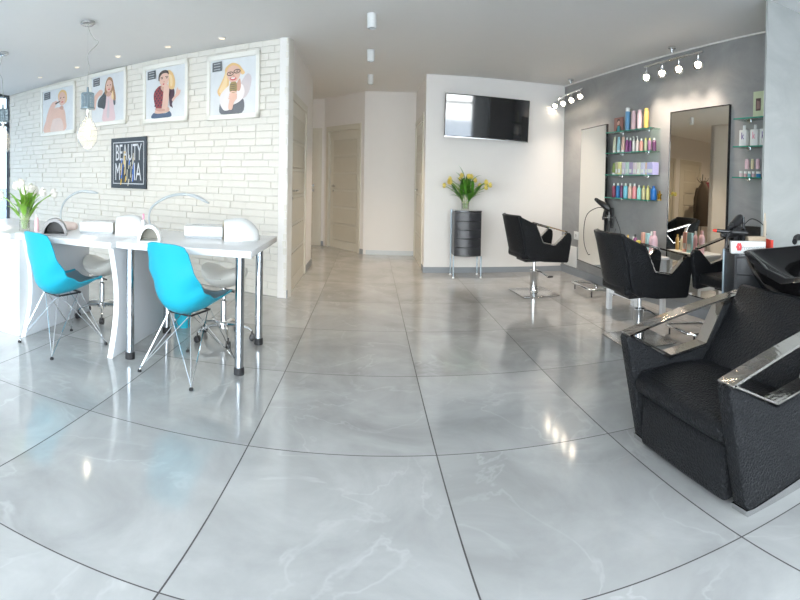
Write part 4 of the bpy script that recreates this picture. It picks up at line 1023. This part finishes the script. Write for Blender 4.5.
S0, S1 = gs(609, 135, .1)[0], gs(661, 130, .1)[0]-.13
T0, T1 = gs(737, 121, .1)[0], gs(737, 121, .1)[0]+.55
for z, l in ((1.865, 'topmost glass shelf between the two mirrors'), (1.622, 'second glass shelf from the top between the mirrors'), (1.37, 'third glass shelf from the top between the mirrors'), (1.105, 'lowest glass shelf between the two mirrors')): gshelf(l, S0, S1, z)
for z, l in ((1.865, 'topmost glass shelf beside the pale partition'), (1.622, 'middle glass shelf beside the pale partition'), (1.357, 'lowest glass shelf beside the pale partition')): gshelf(l, T0, T1, z)
row.z = 1.865
row(132, [('can', 625, 630, 108, (.16, .38, .62), 'tall blue can with white cap', CAPW), ('can', 631, 636, 111, (.72, .52, .56), 'slim pale pink can', None), ('can', 636.8, 642, 110, (.74, .56, .60), 'stout pale pink can', None), ('can', 643.6, 648.4, 108.4, (.62, .42, .12), 'tall gold can', CAPG)], .08, 'on the topmost shelf between the mirrors', 'products on the topmost shelf')
row.z = 1.622
row(153, [('tube', 612.8, 616, 137, (.62, .62, .46), 'cream green tube', None), ('tube', 616.8, 620.4, 137, (.40, .68, .76), 'light blue tube', None), ('tube', 621, 624.8, 137, (.80, .52, .42), 'peach tube', None), ('bottle', 625.2, 628.6, 137.5, (.30, .08, .24), 'purple bottle with white cap', None), ('bottle', 628.8, 631.6, 138, (.20, .05, .20), 'dark violet bottle', CAPW), ('pump', 632, 635.2, 136.5, (.78, .72, .72), 'white pump bottle', None), ('pump', 635.6, 638.8, 136.2, (.80, .64, .64), 'pale pink pump bottle', None), ('bottle', 639.2, 643, 138.6, (.82, .36, .32), 'coral bottle', None), ('bottle', 643.8, 647, 138, (.50, .48, .32), 'olive bottle with yellow cap', CAPY), ('bottle', 647.6, 651.2, 138, (.46, .20, .36), 'magenta bottle with yellow cap', CAPY), ('bottle', 651.8, 656, 138, (.14, .04, .12), 'dark plum bottle', CAPW)], .08, 'on the second shelf between the mirrors', 'products on the second shelf')
row.z = 1.37
row(175, [('tube', 612, 615.4, 163, (.22, .30, .08), 'olive green tube', None), ('box', 616, 618.4, 162, (.58, .52, .38), 'thin beige carton', None), ('box', 618.8, 622.2, 162, (.84, .80, .36), 'yellow carton', None), ('box', 622.6, 626, 162.4, (.70, .62, .72), 'lilac carton', None), ('box', 626.4, 629.6, 162.4, (.62, .78, .70), 'mint carton', None), ('box', 630, 633.4, 162.4, (.48, .38, .60), 'violet carton', None), ('box', 633.8, 637.4, 162.6, (.80, .66, .72), 'pale pink carton', None), ('box', 637.8, 641.2, 162.6, (.80, .76, .66), 'cream carton', None), ('box', 641.6, 645.4, 162.6, (.68, .64, .80), 'pale lavender carton', None), ('box', 645.8, 648.6, 162.6, (.84, .58, .50), 'peach carton', None), ('box', 649, 656.4, 162.4, (.52, .50, .80), 'wide periwinkle carton', None)], .085, 'on the third shelf between the mirrors', 'products on the third shelf')
row.z = 1.105
row(198, [('bottle', 612, 615.6, 183, (.26, .03, .08), 'maroon bottle', None), ('bottle', 615.8, 619.8, 183, (.02, .20, .48), 'blue bottle with white cap', None), ('bottle', 620, 623, 183, (.20, .05, .16), 'plum bottle with white cap', None), ('bottle', 623.2, 627.8, 183.2, (.20, .56, .72), 'sky blue bottle', None), ('bottle', 628, 632, 183.4, (.82, .52, .42), 'peach bottle', None), ('bottle', 632.2, 636.6, 183.6, (.84, .30, .32), 'coral pink bottle', None), ('bottle', 637, 641, 185, (.40, .76, .72), 'mint bottle', None), ('bottle', 641.6, 645.4, 185.6, (.72, .60, .34), 'tan yellow bottle', CAPY), ('bottle', 646, 649.6, 185.6, (.80, .72, .28), 'yellow bottle', CAPY), ('bottle', 650.2, 656.6, 186, (.01, .13, .42), 'wide royal blue bottle', pm('blue_cap', (.01, .10, .36)))], .09, 'on the lowest shelf between the mirrors', 'products on the lowest shelf')
def star(label, s, z):
    t = thing('gold_star', label, 'ornament', GM@Vector((s, GS*.08, z)), GR)
    pts = [((.05 if k % 2 == 0 else .022)*math.sin(PI*k/5), .052+(.05 if k % 2 == 0 else .022)*math.cos(PI*k/5)) for k in range(10)]
    MB().prism(pts, .02, base=-.01).obj('star', mat('gold_ornament', (.62, .40, .06), .25, .8), t)
    MB().box(-.025, -.015, 0, .025, .015, .012).obj('foot', CAPG, t)
star('small gold star ornament at the right end of the lowest shelf', gs(659.5, 198, .08)[0], 1.105)
# picture card on the top shelf
def card(label, s, z, w, h, cols, kind='picture card', off=.05):
    t = thing('picture_card', label, kind, GM@Vector((s, GS*off, z)), GR)
    MB().box(-w/2, -.003, 0, w/2, .003, h).obj('card', cols[0], t)
    p = MB(); y = GS*.0036
    def poly(pts, m, k): p.add([(x*w, y+GS*.0003*k, zz*h) for x, zz in pts], [tuple(range(len(pts)))], m)
    if len(cols) > 3:
        # local x runs right-to-left or left-to-right as seen; figure is roughly centred
        poly([(-.42, .06), (.42, .06), (.42, .94), (-.42, .94)], cols[1], 0)
        poly([(-.34, .06), (-.10, .46), (.10, .50), (.34, .30), (.40, .06)], cols[4], 1)
        poly([(-.12, .10), (-.12, .42), (.12, .44), (.14, .10)], cols[3], 2)
        poly([(-.16, .58), (-.10, .80), (.06, .84), (.14, .66), (.04, .50), (-.10, .50)], cols[2], 3)
        poly([(-.18, .66), (-.12, .88), (.10, .90), (.16, .76), (.0, .80)], cols[4], 4)
    else:
        poly([(-.24, .28), (.24, .28), (.24, .74), (-.24, .74)], cols[1], 1); poly([(-.16, .34), (.16, .36), (.12, .62), (-.14, .66)], cols[2], 2)
    p.obj('printed_picture', cols[1], t)
card('small picture card of a dark-haired woman at the left end of the topmost shelf', gs(618, 134, .06)[0], 1.865, .24, .175, [pm('card_red', (.36, .14, .12)), pm('card_red2', (.42, .20, .17)), SKIN, pm('card_teal', (.06, .38, .44)), DARKH])
card('pale green picture card on the topmost shelf beside the partition', gs(757, 120, .07)[0], 1.865, .15, .235, [pm('card_green', (.62, .68, .46)), pm('card_dark', (.14, .09, .08)), pm('card_brown', (.34, .22, .20))])
row.z = 1.622
def kmark(txt, col):
    def ex(t, r, h):
        mb = MB(); text_mesh(txt, .085, Matrix.Rotation(0, 4, 'Z')@Matrix.Translation((0, 0, h*.48))@(rotz(PI) if GS > 0 else Matrix.Identity(4)), mb, col, .0015)
        # push onto the flat front of the bottle
        mb.v = [(x, y+GS*(r*.62), z) for x, y, z in mb.v]; mb.obj('letter', col, t)
    return ex
for px, desc, txt, col in ((744, 'square white bottle with a violet letter k', 'k', pm('violet_print', (.12, .05, .30))), (755, 'square white bottle with a pink letter', 'k', pm('pink_print', (.80, .30, .40))), (764.5, 'square white bottle cut off by the partition edge', 'k', pm('violet_print', (.12, .05, .30)))):
    s, _ = gs(px, 148, .08); c = GM@Vector((s, GS*.08, 1.622)); t = thing('square_bottle', desc+', on the middle partition shelf', 'bottle', c, GR, 'white square bottles')
    r = .052; h = .185
    bevel(MB().box(-r, -r*.6, 0, r, r*.6, h*.78).obj('body', CAPW, t), .006, 2)
    MB().lathe([(.018, h*.77), (.018, h), (0, h)], n=12).obj('cap', CAPW, t); kmark(txt, col)(t, r, h)
row.z = 1.357
row(178, [('jar', 739, 743, 171, (.80, .64, .64), 'pale pink jar', None), ('jar', 743.4, 747, 171.4, (.70, .44, .46), 'rose jar', None), ('jar', 747.4, 751, 171.4, (.24, .56, .60), 'teal jar', None), ('jar', 751.4, 755, 171.4, (.66, .42, .46), 'second rose jar between teal and blue', None), ('jar', 755.4, 761.5, 171.6, (.03, .22, .46), 'wide blue jar', None)], .085, 'on the lowest shelf by the partition', 'jars by the partition')
zj = 1.357+.072
for x0, x1, rgb, d in ((744.5, 749.5, (.78, .52, .56), 'pink tub'), (750.6, 754, (.76, .68, .44), 'cream yellow tub'), (755.4, 760, (.78, .52, .58), 'second pink tub')):
    s0, s1 = gs(x0, 171, .085)[0], gs(x1, 171, .085)[0]
    product('can', d+' standing on the jars, lowest shelf by the partition', 'tub', (s0+s1)/2, zj, (s1-s0)*.7, .085, pm(d.replace(' ', '_'), rgb), None, .085, 'tubs on the jars')

# ------------------------------------------------------------------ white bench and what stands on it
BC = Vector((3.26, 5.32, 0))
t = thing('white_bench', 'low white side table against the grey wall, crowded with hair products', 'side table', BC, R(5))
zt = .575
bevel(MB().box(-.25, -.36, zt-.03, .25, .36, zt).obj('top', M_laq, t), .005, 2)
for sx in (-1, 1):
    for sy in (-1, 1): MB().box(sx*.20-.03, sy*.31-.03, 0, sx*.20+.03, sy*.31+.03, zt-.03, bev=.003).obj('leg', M_laq, t)
for sx in (-1, 1):
    MB().box(sx*.20-.015, -.30, .17, sx*.20+.015, .30, .25).obj('stretcher', M_laq, t); MB().box(sx*.20-.012, -.30, zt-.10, sx*.20+.012, .30, zt-.03).obj('apron', M_laq, t)
for sy in (-1, 1): MB().box(-.19, sy*.31-.012, .20, .19, sy*.31+.012, .25).obj('stretcher', M_laq, t)
bl_ = [((3.31, 5.63), 'bottle', .055, .17, (.55, .38, .14), 'small gold bottle', CAPG), ((3.22, 5.60), 'bottle', .05, .13, (.74, .58, .46), 'small peach bottle', CAPW), ((3.33, 5.52), 'bottle', .055, .16, (.76, .72, .52), 'cream bottle', CAPW),
       ((3.30, 5.42), 'bottle', .06, .19, (.22, .06, .20), 'purple bottle with a black cap', CAPK), ((3.40, 5.38), 'box', .06, .21, (.80, .42, .34), 'salmon carton', None), ((3.28, 5.31), 'box', .055, .14, (.80, .66, .12), 'yellow carton', None),
       ((3.41, 5.28), 'box', .07, .21, (.42, .70, .74), 'light blue carton', None), ((3.27, 5.20), 'box', .06, .11, (.12, .58, .56), 'teal carton', None), ((3.40, 5.19), 'bottle', .06, .235, (.78, .50, .56), 'tall slim pink bottle', CAPW),
       ((3.38, 5.09), 'bottle', .085, .245, (.80, .54, .60), 'large pink bottle', pm('pink_lid', (.80, .50, .56)))]
for (x, y), k, w, h, rgb, d, cap in bl_:
    product(k, d+' on the low white side table', 'bottle' if k == 'bottle' else 'box', 0, 0, w, h, pm(d.replace(' ', '_')+'_b', rgb), cap, base=(x, y, zt), group='products on the low white side table', rz=R(80))

# ------------------------------------------------------------------ small wall fittings
def plate(name, label, cat, px0, py0, px1, py1, holes=0, thick=.012):
    s0, za = gs(px0, py0); s1, zb = gs(px1, py1); s0, s1 = sorted((s0, s1)); z0, z1 = sorted((za, zb))
    t = thing(name, label, cat, GM@Vector(((s0+s1)/2, GS*.001, (z0+z1)/2)), GR); w, h = s1-s0, z1-z0
    bevel(MB().box(-w/2, 0, -h/2, w/2, GS*thick, h/2).obj('cover_plate', M_wplast, t), .003, 2)
    for k in range(holes):
        zc = h*(.25-.5*k) if holes > 1 else 0
        MB().lathe([(0, 0), (.022, 0), (.022, .002), (.018, -.004), (0, -.004)], M=Matrix.Translation((0, GS*(thick+.001), zc))@Matrix.Rotation(-GS*PI/2, 4, 'X'), n=16).obj('outlet', mat('outlet_grey', (.5, .5, .5), .4), t)
plate('wall_socket', 'white double wall socket left of the second mirror', 'socket', 667, 250, 673, 265, 2)
plate('light_switch', 'small white switch on the grey wall left of the first mirror', 'switch', 574.5, 231, 578.6, 240, 1)
plate('access_panel', 'pale access panel low on the grey wall in the far corner', 'panel', 565, 244, 577, 268, 0, .02)

# ------------------------------------------------------------------ hair tools
def hair_dryer(label, loc, rz, tilt, sc=1.):
    t = thing('hair_dryer', label, 'hair dryer', loc, rz)
    K = Matrix.Rotation(tilt, 4, 'Y')@Matrix.Scale(sc, 4)
    MB().lathe([(0, -.10), (.03, -.10), (.042, -.07), (.045, 0), (.034, .09), (.03, .12), (.026, .12)], M=K@Matrix.Rotation(PI/2, 4, 'Y'), n=16).obj('barrel', M_black, t)
    MB().lathe([(.027, .115), (.029, .15), (.018, .19), (.012, .19)], M=K@Matrix.Rotation(PI/2, 4, 'Y'), n=14).obj('nozzle', M_blackg, t)
    h = MB().tube([K@Vector(p) for p in ((-.03, 0, -.03), (-.035, 0, -.10), (-.05, 0, -.17))], [.02*sc, .018*sc, .015*sc], n=10).obj('handle', M_black, t)
    return t
def iron(label, a, b, m, tip=None):
    a, b = Vector(a), Vector(b); t = thing('curling_iron', label, 'styling iron', a); d = b-a
    MB().tube([Vector(), d*.45], .016, n=10).obj('handle', M_black, t)
    MB().tube([d*.45, d*.9], [.013, .011], n=10).obj('barrel', m, t)
    if tip: MB().tube([d*.9, d], [.011, .006], n=8).obj('tip', tip, t)
def cable(label, pts, r=.004, group='black tool cables'):
    c = Vector(pts[0]); o = MB().tube([p-c for p in spline(pts, 6)], r, n=6).obj('power_cable', M_black); o.location = c; tag(o, label, 'cable', group)
# place 1: holder on the wall right of the first mirror
HS, _ = gs(609, 215, .1)
def gp(s, off, z): return GM@Vector((s, GS*off, z))
t = thing('tool_holder', 'black tool holder on the right edge of the first mirror', 'tool holder', gp(HS, .05, .86), GR)
MB().box(-.05, 0, -.12, .05, GS*.02, .12, bev=.004).obj('back_plate', M_black, t)
MB().box(-.08, GS*.02, .0, .10, GS*.14, .012, bev=.003).obj('tray', M_brush, t)
for x in (-.05, .05): MB().tube([(x+.035*math.cos(2*PI*k/14), GS*.09+.035*math.sin(2*PI*k/14), .03) for k in range(14)], .005, n=6, closed=True).obj('ring', M_brush, t)
hair_dryer('black hair dryer in the holder at the first mirror', gp(HS-.02, .17, 1.0), R(135), R(-25), .95)
iron('black curling iron in the holder at the first mirror, handle up', gp(HS+.04, .12, .70), gp(HS+.03, .12, .98), M_blackg)
pA = gp(HS-.06, .16, .98)
cable('black cable looping left from the hair dryer in front of the first mirror', [pA, pA+Vector((-.12, .02, -.01)), pA+Vector((-.26, .04, -.08)), pA+Vector((-.31, .05, -.22)), pA+Vector((-.30, .06, -.42)), pA+Vector((-.24, .05, -.55)), pA+Vector((-.20, .05, -.56))], .0055)
cable('black cable hanging in a long loop on the wall below the tool holder', [gp(HS+.06, .03, .88), gp(HS+.20, .03, .74), gp(HS+.25, .03, .58), gp(HS+.18, .03, .44), gp(HS+.08, .03, .50), gp(HS+.04, .04, .62), gp(HS+.10, .03, .74)], .004)
# place 2: on the drawer stand
TZ = .85
c0 = Vector((2.89, 2.94, TZ))
def tl(x, y, z): return c0+rotz(R(-24))@Vector((x, y, z))
t = thing('sign_box', 'white box with a red emblem on the drawer stand by the basin', 'box', tl(-.04, -.13, 0), R(-30))
bevel(MB().box(-.145, -.035, .0, .145, .035, .075).obj('carton', CAPW, t), .002, 2)
e = MB(); rp = pm('red_emblem', (.72, .05, .06))
for k in range(6):
    a = k*PI/3; e.lathe([(0, 0), (.011, 0), (.011, .001), (0, .001)], M=Matrix.Translation((-.08+.016*math.cos(a), -.0355, .042+.016*math.sin(a)))@Matrix.Rotation(PI/2, 4, 'X'), n=10)
e.lathe([(0, 0), (.008, 0), (.008, .0015), (0, .0015)], M=Matrix.Translation((-.085, -.0355, .042))@Matrix.Rotation(PI/2, 4, 'X'), n=10)
e.obj('red_emblem', rp, t)
mb = MB(); text_mesh('Promemos', .044, Matrix.Translation((.035, -.0366, .036)), mb, LOGT, .0014); mb.obj('lettering', pm('grey_print', (.08, .08, .09)), t)
t = thing('cardboard_box', 'small brown cardboard box behind the white emblem box', 'box', tl(.07, -.03, 0), R(-24)); bevel(MB().box(-.08, -.04, 0, .08, .04, .098).obj('carton', M_card, t), .002, 2); MB().box(-.08, -.012, .098, .08, .012, .099).obj('tape', mat('brown_tape', (.34, .25, .16), .3), t)
t = thing('red_folder', 'narrow red card standing at the right end of the drawer stand', 'folder', tl(.165, -.11, 0), R(-24)); MB().box(-.012, -.05, 0, .012, .05, .085).obj('cover', M_red, t); MB().box(-.008, -.046, .083, .008, .046, .0865).obj('pages', CAPW, t)
t = thing('wooden_stick', 'upright beige wooden comb handle against the partition', 'comb', tl(.150, -.03, 0), 0); MB().box(-.012, -.01, 0, .012, .01, .20, bev=.003).obj('handle', mat('beige_wood', (.52, .44, .34), .6), t); MB().box(-.009, -.004, .20, .009, .004, .25, bev=.002).obj('tip', mat('beige_wood', (.5, .4, .3)), t)
hair_dryer('black hair dryer on top of the tool rack by the basin', tl(-.08, .03, .19), R(200), R(14), .8)
hair_dryer('second black hair dryer lying across the tool rack, nozzle to the left', tl(-.13, -.02, .12), R(178), R(6), .7)
iron('black hair iron with a red tip pointing left over the drawer stand', tl(-.02, -.05, .12), tl(-.32, -.06, .135), M_blackg, M_red)
iron('slim black curling iron standing in the tool rack', tl(-.01, .03, .02), tl(-.03, .02, .24), M_blackg)
t = thing('tool_rack', 'black wire tool rack on the drawer stand by the basin', 'tool holder', tl(-.07, .07, 0), R(-24))
MB().box(-.09, -.05, 0, .09, .05, .012, bev=.003).obj('base', M_black, t)
for x in (-.07, .0, .07): MB().tube([(x, .03, .01), (x, .03, .13), (x, -.03, .13), (x, -.03, .01)], .005, n=6).obj('wire_loop', M_black, t)
cable('black cable curling over the left side of the tool rack', [tl(-.02, -.05, .13), tl(-.10, -.08, .16), tl(-.20, -.09, .10), tl(-.22, -.09, .03), tl(-.17, -.10, .005), tl(-.12, -.12, .07)], .004)
cable('black cable arching to the right over the cardboard box', [tl(-.03, .0, .17), tl(.04, -.01, .21), tl(.14, -.02, .17), tl(.17, -.02, .105)], .004)
cable('black cable drooping in front of the second mirror', [tl(-.10, -.02, .12), tl(-.14, -.03, .06), tl(-.19, -.05, .09), tl(-.20, -.06, .02)], .003)

# ------------------------------------------------------------------ coat rack in the passage (seen in the mirror)
t = thing('coat_rack', 'dark metal coat rack in the passage, seen in the second mirror', 'coat rack', (-3.15, 11.05, 0))
MB().lathe([(.016, .03), (.016, 1.78), (.0, 1.80)], n=12).obj('pole', M_black, t)
for k in range(4):
    a = k*PI/2+.4; c, s = math.cos(a), math.sin(a)
    MB().tube([(0, 0, .12), (.16*c, .16*s, .10), (.26*c, .26*s, .015)], .012, n=8).obj('leg', M_black, t)
    MB().tube([(0, 0, 1.58), (.10*c, .10*s, 1.60), (.19*c, .19*s, 1.66), (.20*c, .20*s, 1.71)], .008, n=8).obj('hook', M_black, t)
def coat(label, cat, x, y, rz, z0, z1, w, m, name):
    t = thing(name, label, cat, (x, y, 0), rz)
    def fn(u, v):
        a = 2*PI*u; k = v; z = z1+(z0-z1)*k; ww = (.06+(w-.06)*min(1, k*3.2)**.7)*(1+.12*k); fold = 1+.10*math.sin(a*5+k*3)*k; return (ww*math.cos(a)*fold, .10*(1+.6*k)*math.sin(a)*fold, z)
    subd(MB().grid(fn, 30, 12).obj('body', m, t), 1)
    for sg in (-1, 1): MB().tube([(sg*w*.7, 0, z1-.16), (sg*w*1.0, -.03, z1-.42), (sg*w*1.02, -.04, z1-.72)], [.05, .055, .045], n=10).obj('sleeve', m, t)
    MB().tube([(.06*math.cos(2*PI*k/14), .07*math.sin(2*PI*k/14), z1+.01) for k in range(14)], .022, n=8, closed=True).obj('collar', m, t)
coat('long brown coat hanging on the coat rack', 'coat', -3.00, 10.86, R(45), .55, 1.60, .25, M_coat, 'brown_coat')
coat('wine red coat hanging on the coat rack beside the brown one', 'coat', -3.32, 11.02, R(45), .62, 1.58, .20, M_wine, 'red_coat')

# ------------------------------------------------------------------ daylight and world
w = bpy.data.worlds.new('world'); S.world = w; w.use_nodes = True; N = w.node_tree.nodes; L = w.node_tree.links; bg = N['Background']
tc = N.new('ShaderNodeTexCoord'); sp = N.new('ShaderNodeSeparateXYZ'); L.new(tc.outputs['Generated'], sp.inputs[0])
cr = N.new('ShaderNodeValToRGB'); e = cr.color_ramp.elements; e[0].position = .48; e[0].color = (.84, .84, .82, 1); e[1].position = .75; e[1].color = (.80, .88, .98, 1)
mr = N.new('ShaderNodeMapRange'); mr.inputs[1].default_value = -1; mr.inputs[2].default_value = 1; L.new(sp.outputs[2], mr.inputs[0]); L.new(mr.outputs[0], cr.inputs[0]); L.new(cr.outputs[0], bg.inputs['Color'])
bg.inputs['Strength'].default_value = 13.
def portal(loc, rot, sx, sy):
    l = bpy.data.lights.new('window_portal', 'AREA'); l.shape = 'RECTANGLE'; l.size = sx; l.size_y = sy; l.cycles.is_portal = True
    o = bpy.data.objects.new('window_portal', l); COL.objects.link(o); o.location = loc; o.rotation_euler = rot
portal((-7.76, 3.0, 1.35), (0, -PI/2, 0), 2.6, 11.0)
portal((-2.0, -2.40, 1.35), (PI/2, 0, 0), 12.0, 2.6)
vs_ = S.view_settings; vs_.view_transform = 'Standard'; vs_.look = 'None'; vs_.exposure = .34; vs_.gamma = 1.; vs_.use_curve_mapping = False
S.cycles.use_denoising = True; S.cycles.max_bounces = 10; S.cycles.diffuse_bounces = 6; S.cycles.glossy_bounces = 5; S.cycles.transparent_max_bounces = 16; S.cycles.sample_clamp_indirect = 6.
S.cycles.caustics_reflective = False; S.cycles.caustics_refractive = False
